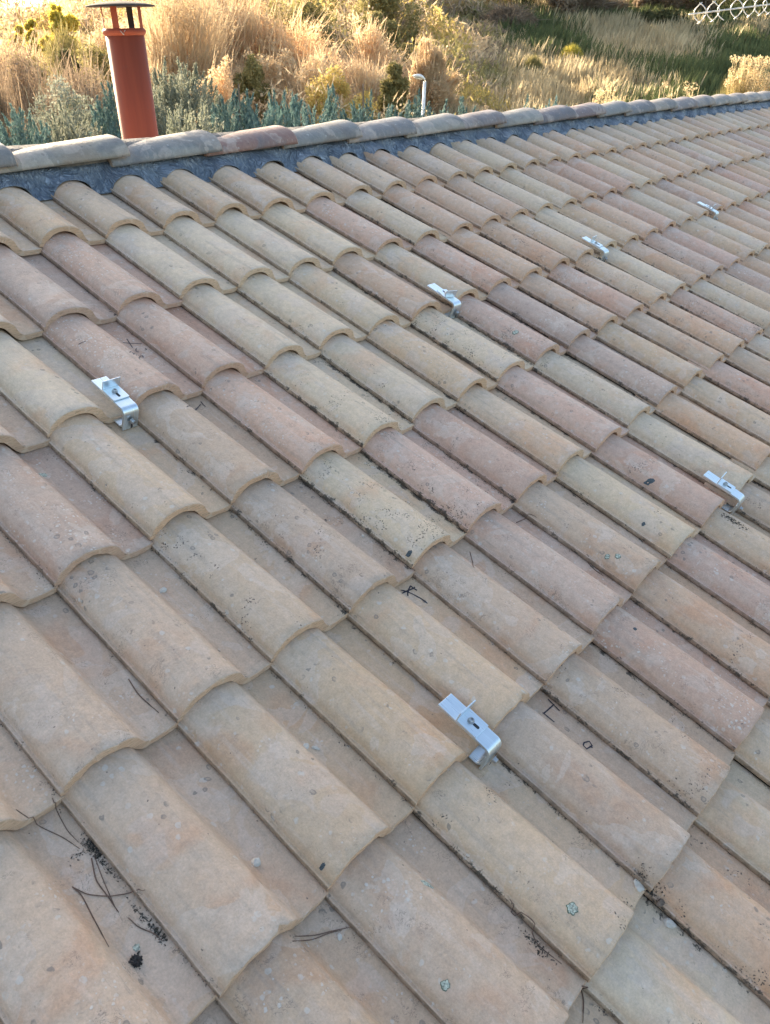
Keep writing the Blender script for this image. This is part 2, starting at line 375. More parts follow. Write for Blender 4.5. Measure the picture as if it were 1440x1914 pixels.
def hit(px, py):
    """point where the sight line meets the tiled surface -> (tile key, local x, local y, local z)"""
    d = ray(px, py); last = None
    t = 0.6
    nrm = np.array([0, -ST, CT]); up = np.array([0, CT, ST])
    t = (0.07 - CAM @ nrm) / (d @ nrm)
    while t < 12:
        p = CAM + d * t; u = p[0]; v = p @ up; n = p @ nrm
        v -= VS(u); j = math.ceil(-v / EX - 1e-9); i, x = cell(u); y = v + j * EX
        z = n + y * DROP / EX
        if z <= surf_z(x, y): return (i, j), x, y, surf_z(x, y)
        t += .0005
    return (0, 0), 0, 0, 0
#--BUILD--
# ------------------------------------------------------------------ house under the tiles
M['deck'] = simple('dark_roof_deck', (.06, .05, .045), .9)
M['stucco'] = simple('pale_stucco', (.55, .50, .42), .9, bump=.004, scale=60)
M['mortar'] = simple('ridge_mortar', (.20, .18, .16), .95, var=.3, scale=40, bump=.01)
GZ = CAM[2] - 5.2
RV = 0.815                                    # ridge line, distance upslope
def ridge_v(u): return RV + .0225 * max(0, u - 1.2)
XL, XR, VB = -2.2, 10.6, -2.75
ridge_z = RV * ST + .01; ridge_y = RV * CT
house = empty('house', (4, 0, GZ)); tag(house, 'single storey house with the clay tiled roof in the foreground', 'house')
def hb(name, V, F, mat): 
    return mesh_obj(name, [Vector(v) - house.location for v in V], F, mat, house)
b0, b1 = roof(0, VB, -.05), roof(0, RV + .08, -.05)
def slab(name, y0, z0, y1, z1, mat, th=.12):
    V = [(XL, y0, z0), (XR, y0, z0), (XR, y1, z1), (XL, y1, z1), (XL, y0, z0 - th), (XR, y0, z0 - th), (XR, y1, z1 - th), (XL, y1, z1 - th)]
    return hb(name, V, [(0,1,2,3),(7,6,5,4),(0,4,5,1),(1,5,6,2),(2,6,7,3),(3,7,4,0)], mat)
slab('roof_deck', b0.y, b0.z, b1.y, b1.z, M['deck'])
slab('rear_roof', b1.y + .002, b1.z + .0, b1.y + 3.4, b1.z - 3.4 * math.tan(TILT), M['stucco'])
yb, yf = b1.y + 3.0, b0.y + .3
def wall(x0, y0, x1, y1, zt):
    mb = MB(); mb.box((x0, y0, GZ - .4), (x1, y1, zt)); return hb('wall', mb.v, mb.f, M['stucco'])
wall(XL + .1, yf, XR - .1, yf + .25, b0.z - .12); wall(XL + .1, yb - .25, XR - .1, yb, b1.z - 3.0 * math.tan(TILT) - .13)
wall(XL + .1, yf + .252, XL + .35, yb - .252, b0.z - .12); wall(XR - .35, yf + .252, XR - .1, yb - .252, b0.z - .12)

# ------------------------------------------------------------------ flashing
def flash_mat():
    t = NT('blue_grey_metal_flashing'); tc = t.n('ShaderNodeTexCoord').outputs['Object']
    n1 = t.noise(tc, 9, 4, .6); mp = t.n('ShaderNodeMapping'); t.l(t.vmath('ADD', tc, t.vmath('MULTIPLY', t.noise(tc, 7, 3, .5, 0, True), (.16, .16, .0))), mp.inputs[0])
    mp.inputs['Scale'].default_value = (95, 17, 40); mp.inputs['Rotation'].default_value = (0, 0, .45)
    cr = t.noise(mp.outputs[0], 1.0, 3, .6)
    c = t.mix(t.step(n1, .35, .7), (.17, .205, .25), (.24, .28, .325)); c = t.mix(t.step(cr, .50, .66, 0, .75), c, (.42, .46, .50))  # raised crinkles mixed lighter: their highlights are put into the colour
    c = t.mix(t.step(t.noise(tc, 60, 4, .7), .62, .72, 0, .55), c, (.55, .58, .60))
    t.l(c, t.b.inputs['Base Color']); t.b.inputs['Roughness'].default_value = .42; t.b.inputs['Metallic'].default_value = .35
    t.l(t.bump(t.noise(tc, 22, 3, .6), .008, .6, t.bump(cr, .026, 1.0)), t.b.inputs['Normal']); return t.m
M['flash'] = flash_mat()
def ftop(u, v):
    i, x = cell(u); y = v - VS(u) - EX; return surf_z(x, y) - y * DROP / EX
def build_flash():
    U = np.arange(-1.2, XR - .1, .0095); NV = 16; V = []; F = []
    for a, u in enumerate(U):
        x = cell(u)[1] / W0
        lift = math.exp(-((x - .34) / .24) ** 2)
        vb = .655 + .010 * mnoise.noise(Vector((u * 3, 0, 0))) + .016 * lift - .004 * mnoise.noise(Vector((u * 17, 3, 0))) + VS(u)
        vt = ridge_v(u) - .055
        for b in range(NV):
            q = b / (NV - 1); v = vb + (vt - vb) * q
            k = max(0, 1 - q * 1.25) ** .8
            # the sheet smooths the valleys of the tiles as it climbs to the ridge
            base = max(ftop(u + .012 * mnoise.noise(Vector((u * 4, v * 4, 1))), min(v, .80 + VS(u))), ftop(u, v) if v < .80 + VS(u) else 0) + .0025
            n = base * k + (1 - k) * max(base * .8, .034 + .012 * q)
            n += (.0035 * mnoise.noise(Vector((u * 9, v * 14, 5))) + .0012 * mnoise.noise(Vector((u * 60, v * 25, 9)))) * (.3 + q)
            if b == 0:
                n += .0015
                w = mnoise.noise(Vector((i0_(u) * 1.7, 7, 7)))
                if w > .12: n += .010 * lift * math.exp(-((x - .60) / .16) ** 2)     # here and there the lip stands off the tile
            V.append(tuple(roof(u, v, n)))
    n0 = len(V)
    for a in range(len(U) - 1):
        for b in range(NV - 1):
            q = a * NV + b; F.append((q, q + NV, q + NV + 1, q + 1))
    o = fast_mesh('ridge_flashing', V, F, M['flash'], smooth=True)
    sm = o.modifiers.new('solid', 'SOLIDIFY'); sm.thickness = .0014; sm.offset = 1
    return o
def i0_(u): return cell(u)[0]
fl = build_flash(); tag(fl, 'crinkled blue-grey metal flashing strip with wavy edge under the ridge caps', 'flashing')

# ------------------------------------------------------------------ ridge caps
RL, RSP = .475, .405
def ridge_mesh(seed):
    off = Vector((seed * 5.1, 0, 3)); V = []; F = []; NA = 22; xs = [0, .002, .006] + [.006 + (RL - .006) * q / 16 for q in range(1, 17)]
    def prof(x, inner):
        s = x / RL; w = .104 - .014 * s; h = .063 - .015 * s; t = .015 if inner else 0
        P = []
        for a in range(NA + 1):
            th = math.pi * a / NA; P.append((-(w - t) * math.cos(th), (h - t) * math.sin(th) ** .85 if 0 < a < NA else 0))
        return P
    for inner in (0, 1):
        for r, x in enumerate(xs):
            for (yy, zz) in prof(x, inner):
                e = mnoise.noise(Vector((yy * 20, 1, 1)) + off) * .003 * max(0, 1 - x / .03)
                ins = (.0025, .0008, 0)[r] if r < 3 else 0
                V.append((-x - e, yy + mnoise.noise(Vector((x * 8, yy * 8, 0)) + off) * .002, zz - (ins if not inner else -ins) + mnoise.noise(Vector((x * 6, yy * 6, 4)) + off) * .002 * (zz > .01)))
    K = NA + 1; R = len(xs); B = K * R; mi = []; sm = []
    for r in range(R - 1):
        for c in range(NA):
            a = r * K + c; F.append((a, a + 1, a + 1 + K, a + K)); mi.append(1 if r == 0 else 0); sm.append(True)
            b = B + a; F.append((b, b + K, b + K + 1, b + 1)); mi.append(1); sm.append(True)
        for c in (0, NA):
            a = r * K + c; b = B + a; F.append((a, a + K, b + K, b) if c == 0 else (a, b, b + K, a + K)); mi.append(1); sm.append(False)
    for c in range(NA):
        F.append((c, B + c, B + c + 1, c + 1)); mi.append(1); sm.append(False)
        a = (R - 1) * K + c; F.append((a, a + 1, B + a + 1, B + a)); mi.append(1); sm.append(False)
    me = bpy.data.meshes.new('ridge_tile'); me.from_pydata(V, [], F); me.materials.append(M['ridge']); me.materials.append(M['edge'])
    me.polygons.foreach_set('material_index', mi); me.polygons.foreach_set('use_smooth', sm); me.update(); return me
RM = [ridge_mesh(s) for s in range(4)]
RCOL = [((.30, .29, .28), 'dark grey'), ((.44, .41, .35), 'sandy grey'), ((.33, .335, .33), 'blue-grey'), ((.42, .235, .19), 'terracotta red'), ((.33, .33, .32), 'cool grey'), ((.32, .31, .315), 'slate grey'),
        ((.45, .42, .37), 'whitish streaked'), ((.33, .28, .275), 'mauve'), ((.38, .37, .34), 'pale grey'), ((.26, .225, .235), 'dark mauve'), ((.29, .215, .22), 'purplish red'), ((.34, .34, .33), 'light grey'),
        ((.25, .25, .26), 'charcoal'), ((.47, .42, .36), 'sandy'), ((.33, .29, .29), 'dull mauve'), ((.42, .36, .31), 'tan'), ((.36, .34, .31), 'warm grey'), ((.40, .36, .32), 'beige'), ((.42, .39, .35), 'pale beige'), ((.38, .36, .33), 'weathered grey'), ((.42, .38, .34), 'faded tan'), ((.36, .33, .31), 'brownish grey'), ((.4, .38, .35), 'pale tan')]
for k in range(23):
    u = 2.62 * W0 + (k) * RSP * 1.008
    o = bpy.data.objects.new('ridge_tile', RM[k % 4]); COL.objects.link(o); o['kind'] = 'thing'
    o.location = roof(u, ridge_v(u), .041 + rng.uniform(-.003, .003))
    o.rotation_euler = (rng.uniform(-.04, .04), math.radians(-2.7) + rng.uniform(-.008, .008), (.0225 if u > 1.2 else 0) + rng.uniform(-.012, .012))
    (r, g, b), word = RCOL[k]; o.color = (r * .70, g * .68, b * .65, .1); o.pass_index = 0
    tag(o, '%s half-round ridge cap, %s from the left along the ridge' % (word, ordinal(k)), 'ridge tile', 'half-round caps along the ridge')
# mortar bed under the caps
mb = MB(); n = 60
V = []; F = []
for a in range(n):
    u = -1.2 + a * (XR + 1.1) / (n - 1)
    for (dv, dn) in ((-.070, -.01), (-.065, .045), (-.03, .080), (.03, .080), (.065, .045), (.085, -.05)):
        V.append(tuple(roof(u, ridge_v(u) + dv + .004 * mnoise.noise(Vector((u * 20, dv * 30, 0))), dn)))
for a in range(n - 1):
    for c in range(5): q = a * 6 + c; F.append((q, q + 6, q + 7, q + 1))
o = mesh_obj('mortar_bed', V, F, M['mortar'], smooth=True); o.location = -house.location; o.parent = house

# ------------------------------------------------------------------ chimney pipe
def paint():
    t = NT('red_brown_enamel'); tc = t.n('ShaderNodeTexCoord').outputs['Object']
    mp = t.n('ShaderNodeMapping'); t.l(tc, mp.inputs[0]); mp.inputs['Scale'].default_value = (40, 40, 2.5)
    n1 = t.noise(mp.outputs[0], 1, 4, .6); c = t.mix(t.step(n1, .3, .7), (.23, .045, .020), (.27, .056, .026))
    c = t.mix(t.step(t.noise(tc, 30, 4, .7), .62, .75, 0, .3), c, (.16, .06, .045))
    t.l(c, t.b.inputs['Base Color']); t.l(t.step(n1, .3, .7, .6, .72), t.b.inputs['Roughness']); t.b.inputs['Specular IOR Level'].default_value = .3; return t.m
M['flue'] = paint()
M['soot'] = simple('sooty_metal', (.05, .045, .045), .6, .3, .3, 30)
M['capmetal'] = simple('dark_cowl_metal', (.055, .040, .036), .85, .3, .35, 16)
D = 3.62
pb = at(262, 251, D); q = ray(232, 55); 
# point on the upper sight line nearest to the pipe's plumb line
tt = ((pb[0] - CAM[0]) * q[0] + (pb[1] - CAM[1]) * q[1]) / (q[0] ** 2 + q[1] ** 2); ptop = Vector(CAM + q * tt)
ax = (ptop - pb); seglen = ax.length; ax.normalize()
Rp = 71.0 / 2 / FPX * (Vector(ptop) - Vector(CAM)).dot(Vector(RC[:, 2]))
root = pb - ax * .35
mw = Matrix.Translation(root) @ ax.to_track_quat('Z', 'Y').to_matrix().to_4x4()
ch = empty('chimney_pipe', mat=mw); tag(ch, 'red-brown metal chimney pipe with a flat round cowl behind the ridge', 'chimney')
HT = .35 + seglen
mb = MB(); mb.lathe([(Rp * 1.0, -.25), (Rp, HT), (Rp - .004, HT), (Rp - .004, .0)], 48); mb.build('flue', M['flue'], ch, True)
mb = MB(); mb.lathe([(Rp + .001, HT - .022), (Rp + .009, HT - .012), (Rp + .009, HT - .004), (Rp + .002, HT + .004), (Rp - .003, HT + .004), (Rp - .004, HT - .02)], 48); bevel(mb.build('collar', M['flue'], ch, True), .001)
mb = MB(); mb.lathe([(.001, HT - .10), (Rp - .005, HT - .10)], 32); mb.build('flue_throat', M['soot'], ch)
HC = HT + .083
to_cam = (Vector(CAM) - root); a0 = math.atan2((mw.inverted() @ Vector(CAM)).y, (mw.inverted() @ Vector(CAM)).x)
for k, (da, w, mt) in enumerate(((.38, .013, 'flue'), (-2.7, .013, 'soot'), (1.42, .013, 'flue'), (-1.15, .013, 'flue'))):
    a = a0 + da * -1; c, s = math.cos(a), math.sin(a); r = Rp - .002
    V = []
    for zz in (HT - .01, HC):
        for rr in (r, r + .003):
            for sg in (-1, 1): V.append((c * rr - s * w * sg, s * rr + c * w * sg, zz))
    mb = MB(); mb.add(V, [(0,1,3,2),(4,6,7,5),(0,4,5,1),(1,5,7,3),(3,7,6,2),(2,6,4,0)]); mb.build('strut', M[mt], ch)
mb = MB(); RCAP = Rp * 1.76
mb.lathe([(.001, HC + .020), (RCAP * .4, HC + .016), (RCAP * .75, HC + .009), (RCAP * .97, HC + .003), (RCAP, HC), (RCAP * .985, HC - .003), (RCAP * .7, HC - .001), (.001, HC + .001)], 56)
mb.build('cowl_cap', M['capmetal'], ch, True)
mb = MB(); c, s = math.cos(a0 - .05), math.sin(a0 - .05)
mb.tube([((Rp + .010) * c - s * dx, (Rp + .010) * s + c * dx, HT - .008 + dz) for dx, dz in ((-.012, .004), (-.006, -.002), (0, -.011), (.003, -.012), (0, -.008), (.005, .001), (.010, .006))], .0012, 6)
mb.build('wire_tie', simple('grey_wire', (.45, .42, .38), .4, .8), ch, True)

# ------------------------------------------------------------------ solar mounting brackets
def metal(name, col, rough):
    t = NT(name); tc = t.n('ShaderNodeTexCoord').outputs['Object']; mp = t.n('ShaderNodeMapping'); t.l(tc, mp.inputs[0]); mp.inputs['Scale'].default_value = (2, 8, 300)
    mp.inputs['Scale'].default_value = (400, 12, 12)
    n1 = t.noise(mp.outputs[0], 1, 3, .6); c = t.mix(t.step(n1, .3, .7), tuple(x * .9 for x in col), col)
    t.l(c, t.b.inputs['Base Color']); t.b.inputs['Metallic'].default_value = .95; t.l(t.step(n1, .3, .7, rough, rough + .12), t.b.inputs['Roughness'])
    t.l(t.bump(n1, .0002, .5), t.b.inputs['Normal']); return t.m
M['alu'] = metal('brushed_aluminium', (.78, .88, .94), .27); M['bolt'] = metal('steel_bolt', (.50, .50, .50), .3); M['slot'] = simple('slot_shadow_cavity', (.03, .03, .035), .8)
def strap(name, path, x0, x1, th, mat, parent):
    """flat bar bent along path (y, z), thickness th to the left of travel"""
    n = len(path); V = []
    for k, (y, z) in enumerate(path):
        a = path[max(0, k - 1)]; b = path[min(n - 1, k + 1)]; dy, dz = b[0] - a[0], b[1] - a[1]; l = math.hypot(dy, dz) or 1; ny, nz = -dz / l * th, dy / l * th
        V += [(x0, y, z), (x1, y, z), (x1, y + ny, z + nz), (x0, y + ny, z + nz)]
    F = [(0, 1, 2, 3)]
    for k in range(n - 1):
        a = 4 * k
        for e in range(4): F.append((a + e, a + 4 + e, a + 4 + (e + 1) % 4, a + (e + 1) % 4))
    F.append((4*n-4+3, 4*n-4+2, 4*n-4+1, 4*n-4))
    o = mesh_obj(name, V, F, mat, parent); return bevel(o, .0007, 2)
def arc(cy, cz, r, a0, a1, n=8): return [(cy + r * math.cos(math.radians(a0 + (a1 - a0) * k / n)), cz + r * math.sin(math.radians(a0 + (a1 - a0) * k / n))) for k in range(n + 1)]
def bracket(flip=False, short=False, cliprot=0.0):
    r = empty('roof_hook')
    x0, x1 = -.046, -.005; zt = .044; zb = -.012
    # upper arm: free end up the slope, round bend, leg down
    path = [(.098, zt), (.05, zt), (-.014, zt)] + arc(-.018, zt - .016, .016, 90, 180, 9)[0:] + [(-.034, zt - .03), (-.034, zb - .002)]
    strap('upper_arm', path, x0, x1, .0054, M['alu'], r)
    # lower hook: inner leg, bend, strap running back under the tile
    path = [(-.0290, .022), (-.0290, .004)] + [(-.0290 + .014 - .014 * math.cos(math.radians(a)), zb + .0125 - .014 * math.sin(math.radians(a))) for a in range(0, 91, 10)] + [(.02, zb - .0015 + -.0), (.06, zb - .004)]
    strap('lower_hook', path, x0 + .002, x1 - .002, .0036, M['alu'], r)
    s = -1 if flip else 1; yc = .030
    cl = empty('clip'); cl.parent = r; cl.location = ((x0 + x1) / 2, yc, zt + .0003); cl.rotation_euler = (0, 0, cliprot)
    # angle clip: plate plus upright fin
    w = .0205
    P = [(-.024 * s, .0), (.024 * s, .0), (.024 * s, .022)]
    V = []
    y1 = .024 * s; tk = .0026; ys = sorted((-.024 * s, y1)); fy = sorted((y1, y1 - tk * s))
    mb = MB(); mb.box((-w - .001, ys[0], .0005), (w + .001, ys[1], .0031)); mb.box((-w - .001, fy[0], .0033), (w + .006, fy[1], .026))
    o = mb.build('angle_clip', M['alu'], r); o.location = cl.location; o.rotation_euler = cl.rotation_euler; bevel(o, .0005)
    bpy.data.objects.remove(cl)
    base = Matrix.Translation(o.location) @ Matrix.Rotation(cliprot, 4, 'Z')
    def slot(cx, cy, L, Wd, name='slot'):
        V = [];
        for k in range(20):
            a = 2 * math.pi * k / 20; V.append((cx + Wd * math.cos(a), cy + Wd * math.sin(a) + (L if math.sin(a) > 0 else -L), 0))
        return V
    sv = slot(.0, -.009 * s, .004, .0034); mb = MB(); mb.add([base @ Vector((x, y, .0034)) for x, y, z in sv] + [base @ Vector((x, y, .0031)) for x, y, z in sv], [tuple(range(20))] + [(k, k + 20, (k + 1) % 20 + 20, (k + 1) % 20) for k in range(20)])
    mb.build('slot', M['slot'], r)
    mb = MB(); mb.lathe([(.0072, .0033), (.0072, .0045), (.0052, .0046), (.0052, .0090), (.0046, .0097), (.0028, .0097), (.0028, .0070), (.0001, .0068)], 20, (0, .004 * s, 0)); o = mb.build('bolt', M['bolt'], r, False); o.matrix_basis = base
    # side bolt through both legs
    mb = MB(); mb.lathe([(.0078, 0), (.0078, .0012), (.0055, .0013), (.0055, .0075), (.005, .0082), (.003, .0082), (.003, .0055), (.0001, .0053)], 20)
    o = mb.build('bolt', M['bolt'], r); o.location = ((x0 + x1) / 2, -.0384, .012); o.rotation_euler = (math.radians(90), 0, 0)
    sv = slot(0, 0, .004, .003); mb = MB(); mb.add([(x, .0005, y) for x, y, z in sv] + [(x, 0, y) for x, y, z in sv], [tuple(range(20))[::-1]] + [(k, (k + 1) % 20, (k + 1) % 20 + 20, k + 20) for k in range(20)])
    o = mb.build('slot', M['slot'], r); o.location = ((x0 + x1) / 2, -.0387, -.002)
    return r
HOOKS = [((1, 1), False, 0, .012, 'silver roof hook at the left, beside the marker writing'), ((1, 4), False, 0, 0, 'largest silver roof hook, in the lower middle of the roof'),
         ((7, 1), True, -.25, 0, 'silver roof hook in the upper middle, second in the far row'), ((12, 1), False, .1, 0, 'silver roof hook third in the far row, upper right'),
         ((18, 1), True, .1, 0, 'farthest silver roof hook, near the right edge at the top'), ((7, 4), False, .05, 0, 'silver roof hook at the right edge, with moss under it')]
for (i, j), flip, rot, dx, lab in HOOKS:
    r = bracket(flip, cliprot=rot); tag(r, lab, 'roof hook', 'aluminium solar mounting hooks clamped to tile ends')
    r.matrix_world = Matrix.Translation(roof(UU(i), -j * EX + VS(UU(i)), 0)) @ ROOFR

# ------------------------------------------------------------------ marker writing, lichen, stones, needles on the tiles
M['ink'] = simple('black_marker_ink', (.02, .018, .028), .5)
def drape(name, strokes, width, mat, lift=.0006):
    V = []; F = []; key = None; pts_all = []
    for st in strokes:
        L = [hit(*p) for p in st]
        if key is None: key = L[0][0]
        P = []
        for (k, x, y, z) in L:
            x += (k[0] - key[0]) * W0; P.append(Vector((x, y - (k[1] - key[1]) * EX, 0)))
        D_ = []
        for a, b in zip(P, P[1:]):
            m = max(1, int((b - a).length / .004))
            for q in range(m): D_.append(a + (b - a) * q / m)
        D_.append(P[-1])
        for q, p in enumerate(D_):
            t = (D_[min(q + 1, len(D_) - 1)] - D_[max(q - 1, 0)]).normalized(); nn = Vector((-t.y, t.x, 0)); w = width * (.8 + .35 * mnoise.noise(p * 200))
            for sg in (1, -1):
                e = p + nn * w * sg * .5; V.append((e.x, e.y, TZ(key, e.x, e.y) + lift))
            if q: b = len(V) - 4; F.append((b, b + 1, b + 3, b + 2))
    me = mesh_obj(name, V, F, mat); me.parent = TILES[key]; return me
def sc(o, s, L): return [[(o[0] + x / s, o[1] + y / s) for x, y in st] for st in L]
drape('marker_writing', sc((4, 498), 4.787, [[(1120, 645), (1172, 727)], [(1085, 680), (1255, 692)], [(1285, 733), (1299, 742), (1280, 749)], [(1207, 733), (1199, 750), (1215, 766), (1229, 762)],
    [(1148, 772), (1163, 762), (1178, 772), (1182, 789), (1201, 783)], [(1208, 797), (1240, 803), (1233, 826)], [(1240, 803), (1262, 797), (1266, 815)], [(1236, 829), (1244, 833)]]), .0032, M['ink'])
drape('marker_writing', sc((0, 500), 4.787, [[(710, 690), (775, 662)]]), .0026, M['ink'])
drape('marker_writing', sc((340, 720), 18, [[(190, 765), (640, 645)], [(640, 560), (720, 660), (800, 730)]]), .0032, M['ink'])
drape('marker_writing', sc((720, 1080), 18, [[(440, 395), (620, 440), (820, 520), (1130, 690), (1340, 850)], [(480, 505), (650, 430), (870, 340), (915, 295)], [(765, 250), (850, 330), (990, 410)], [(770, 260), (710, 370), (672, 520), (680, 590)]]), .0042, M['ink'])
drape('marker_writing', sc((727, 957.5), 2, [[(577, 692), (620, 735)], [(600, 710), (562, 744)], [(556, 742), (600, 777)]]), .0036, M['ink'])
drape('marker_writing', sc((720, 960), 2, [[(725, 848), (745, 843), (755, 860), (735, 872), (722, 858), (725, 848)], [(745, 863), (757, 867)]]), .0036, M['ink'])
M['lichg'] = simple('pale_green_lichen', (.38, .41, .34), .9, var=.5, scale=300, bump=.002); M['lichd'] = simple('dark_lichen_rim', (.10, .14, .10), .9, var=.3, scale=300)
M['lichb'] = simple('blue_black_lichen', (.07, .09, .10), .9, var=.4, scale=400)
def lichen(px, py, rpx, kind=0, asp=1.0, rot=0.0):
    key, x, y, z = hit(px, py)
    dist = FPX / 2.0; k1 = hit(px + 4, py); r = .82 * rpx / FPX * (Vector(TILES[key].location) - Vector(CAM)).length * 1.05
    V = []; F = []; mi = []; n = 40; rings = (0, .5, .84, 1.0)
    for rr in rings:
        for a in range(n):
            th = 2 * math.pi * a / n; q = r * rr * (1 + .36 * mnoise.noise(Vector((math.cos(th) * 1.8, math.sin(th) * 2.2, px))) * (rr > .5))
            ex, ey = q * math.cos(th) * asp, q * math.sin(th); cx = x + ex * math.cos(rot) - ey * math.sin(rot); cy = y + ex * math.sin(rot) + ey * math.cos(rot)
            V.append((cx, cy, TZ(key, min(max(cx, .007), .212), cy) + (.0011 if rr < 1 else .0001)))
    for b in range(3):
        for a in range(n):
            q = b * n + a; e = b * n + (a + 1) % n; F.append((q, e, e + n, q + n)); mi.append(1 if (b == 2 and kind == 0) else 0)
    o = mesh_obj('lichen_patch', V, F, [M['lichg'] if kind < 2 else M['lichb'], M['lichd']], mi=mi); o.parent = TILES[key]
    o['label'] = 'round green lichen patch with a dark rim' if kind == 0 else ('grey-green lichen flake' if kind == 1 else 'blue-black lichen spot')
for a in ((1070, 1702, 11, 0), (835, 1840, 8.5, 0), (1157, 1042, 6, 0), (1137, 1042, 5, 0), (802, 1651, 15, 1, .42, .5), (80, 887, 8, 1, 1.2), (1215, 901, 9, 2, .55, .6), (605, 1621, 4.5, 2), (967, 622, 5, 0, 1.5), (1186, 1178, 4, 2), (765, 1042, 5, 2, 1.3), (1203, 980, 3.5, 2), (258, 1775, 7, 1)): lichen(*a)

M['seedblack'] = simple('black_seed_head', (.05, .042, .038), .9, var=.6, scale=200); M['stone'] = simple('pale_stone_chip', (.58, .54, .47), .85, bump=.004, scale=90); M['dkstone'] = simple('brown_crumb', (.16, .12, .09), .9, var=.4, scale=120)
def pebble(px, py, s, lab, mat='stone', seed=0, group='loose stone chips on the tiles', cat='stone chip', name='stone_chip'):
    key, x, y, z = hit(px, py); r = random.Random(seed + int(px)); V = []
    import bmesh
    bm = bmesh.new(); bmesh.ops.create_icosphere(bm, subdivisions=4 if mat == 'seedblack' else 2, radius=1)
    for v in bm.verts:
        d = v.co.copy(); k = 1 + (.35 * mnoise.noise(d * 1.4 + Vector((px, py, 0))) if mat != 'seedblack' else .9 * mnoise.noise(d * 4.5)); v.co = Vector((d.x * s[0] * k, d.y * s[1] * k, max(-.3, min(.75, d.z * 1.0)) * s[2] * k))
    me = bpy.data.meshes.new(name); bm.to_mesh(me); bm.free(); me.materials.append(M[mat])
    o = bpy.data.objects.new(name, me); COL.objects.link(o)
    t = TILES[key]; bpy.context.view_layer.update()
    o.matrix_world = Matrix.Translation(t.matrix_world @ Vector((x, y, TZ(key, x, y) + s[2] * .3))) @ ROOFR @ Matrix.Rotation(r.uniform(0, 3), 4, 'Z')
    tag(o, lab, cat, group); return o
bpy.context.view_layer.update()
pebble(303, 1105, (.009, .006, .004), 'pale stone chip alone on a pan at the left')
pebble(570, 1397, (.0075, .006, .004), 'larger of two pale chips left of centre'); pebble(588, 1399, (.008, .0035, .003), 'thin pale sliver beside the larger chip')
pebble(476, 1611, (.0085, .007, .0055), 'squarish pale stone chip on lower left pan'); pebble(635, 1752, (.0055, .004, .003), 'small pale chip beside crossed pine needles')
pebble(1250, 1724, (.008, .012, .007), 'lumpy pale mortar crumb at lower right'); pebble(1226, 1698, (.006, .009, .006), 'brown-stained crumb against a barrel, lower right', 'dkstone')
pebble(674, 1000, (.004, .003, .003), 'tiny pink-white chip on a pan in the middle'); pebble(1192, 1655, (.009, .013, .003), 'whitish broken flake at a tile corner, lower right')
pebble(256, 1802, (.0075, .007, .006), 'black dried seed head on the lower left tiles', 'seedblack', cat='seed head', name='seed_head', group='plant litter on the tiles')

M['needle'] = simple('dry_pine_needle', (.14, .085, .06), .6, var=.3, scale=50)
def needle(pts, rad, lab, name='pine_needle'):
    P = []
    L = []
    for a, b in zip(pts, pts[1:]):
        for q in range(6): L.append((a[0] + (b[0] - a[0]) * q / 6, a[1] + (b[1] - a[1]) * q / 6))
    L.append(pts[-1])
    for k in range(3): L = [L[0]] + [((L[q-1][0] + L[q][0] * 2 + L[q+1][0]) / 4, (L[q-1][1] + L[q][1] * 2 + L[q+1][1]) / 4) for q in range(1, len(L) - 1)] + [L[-1]]
    for (x, y) in L:
        key, lx, ly, lz = hit(x, y); t = TILES.get(key)
        if t: P.append(t.matrix_world @ Vector((lx, ly, TZ(key, lx, ly) + rad * 1.4)))
    c = P[len(P) // 2]; mb = MB(); mb.tube([p - c for p in P], [rad * (1 if q < len(P) - 3 else .6) for q in range(len(P))], 6)
    o = mb.build(name, M['needle'], None, True); o.location = c; tag(o, lab, 'pine needle', 'dry pine needles fallen on the tiles')
needle([(33, 1518), (80, 1550), (120, 1568), (152, 1590)], .0006, 'dry needle running into the moss clump from the upper left')
needle([(100, 1496), (112, 1525), (130, 1558), (150, 1578)], .0006, 'dry needle crossing the tile corner above the moss clump')
needle([(138, 1661), (155, 1675), (180, 1725), (207, 1775)], .0008, 'dark straight needle lowest on the left pan')
needle([(138, 1661), (165, 1676), (205, 1680), (245, 1674), (270, 1663)], .0007, 'long curved needle lying across the left pan')
needle([(174, 1608), (182, 1650), (205, 1680), (225, 1710)], .0009, 'thick dark needle below the moss clump')
needle([(180, 1605), (196, 1650), (222, 1708)], .0006, 'thin needle beside the thick one below the moss clump')
needle([(243, 1720), (262, 1738), (292, 1750), (305, 1762)], .0008, 'short needle by the small moss patch')
needle([(552, 1751), (590, 1749), (625, 1740), (663, 1733)], .0006, 'upper of two crossed needles at the bottom')
needle([(549, 1761), (585, 1757), (620, 1743), (640, 1740)], .0006, 'lower of two crossed needles at the bottom')
needle([(945, 1690), (962, 1710), (990, 1730), (1005, 1765), (1050, 1800)], .0007, 'long bent needle beside the right-hand barrel')
needle([(1088, 1842), (1096, 1870), (1094, 1914)], .0009, 'curved needle at the bottom edge right of centre')
needle([(243, 1272), (262, 1302), (300, 1335)], .0010, 'curled needle in a seam at the left'); needle([(965, 977), (985, 968), (1000, 976)], .0009, 'needle curl at a tile corner right of centre')
needle([(872, 1028), (878, 1050), (882, 1058)], .0008, 'short needle near the middle right'); needle([(1093, 1045), (1110, 1065), (1128, 1077)], .0009, 'needle in a seam on the right')

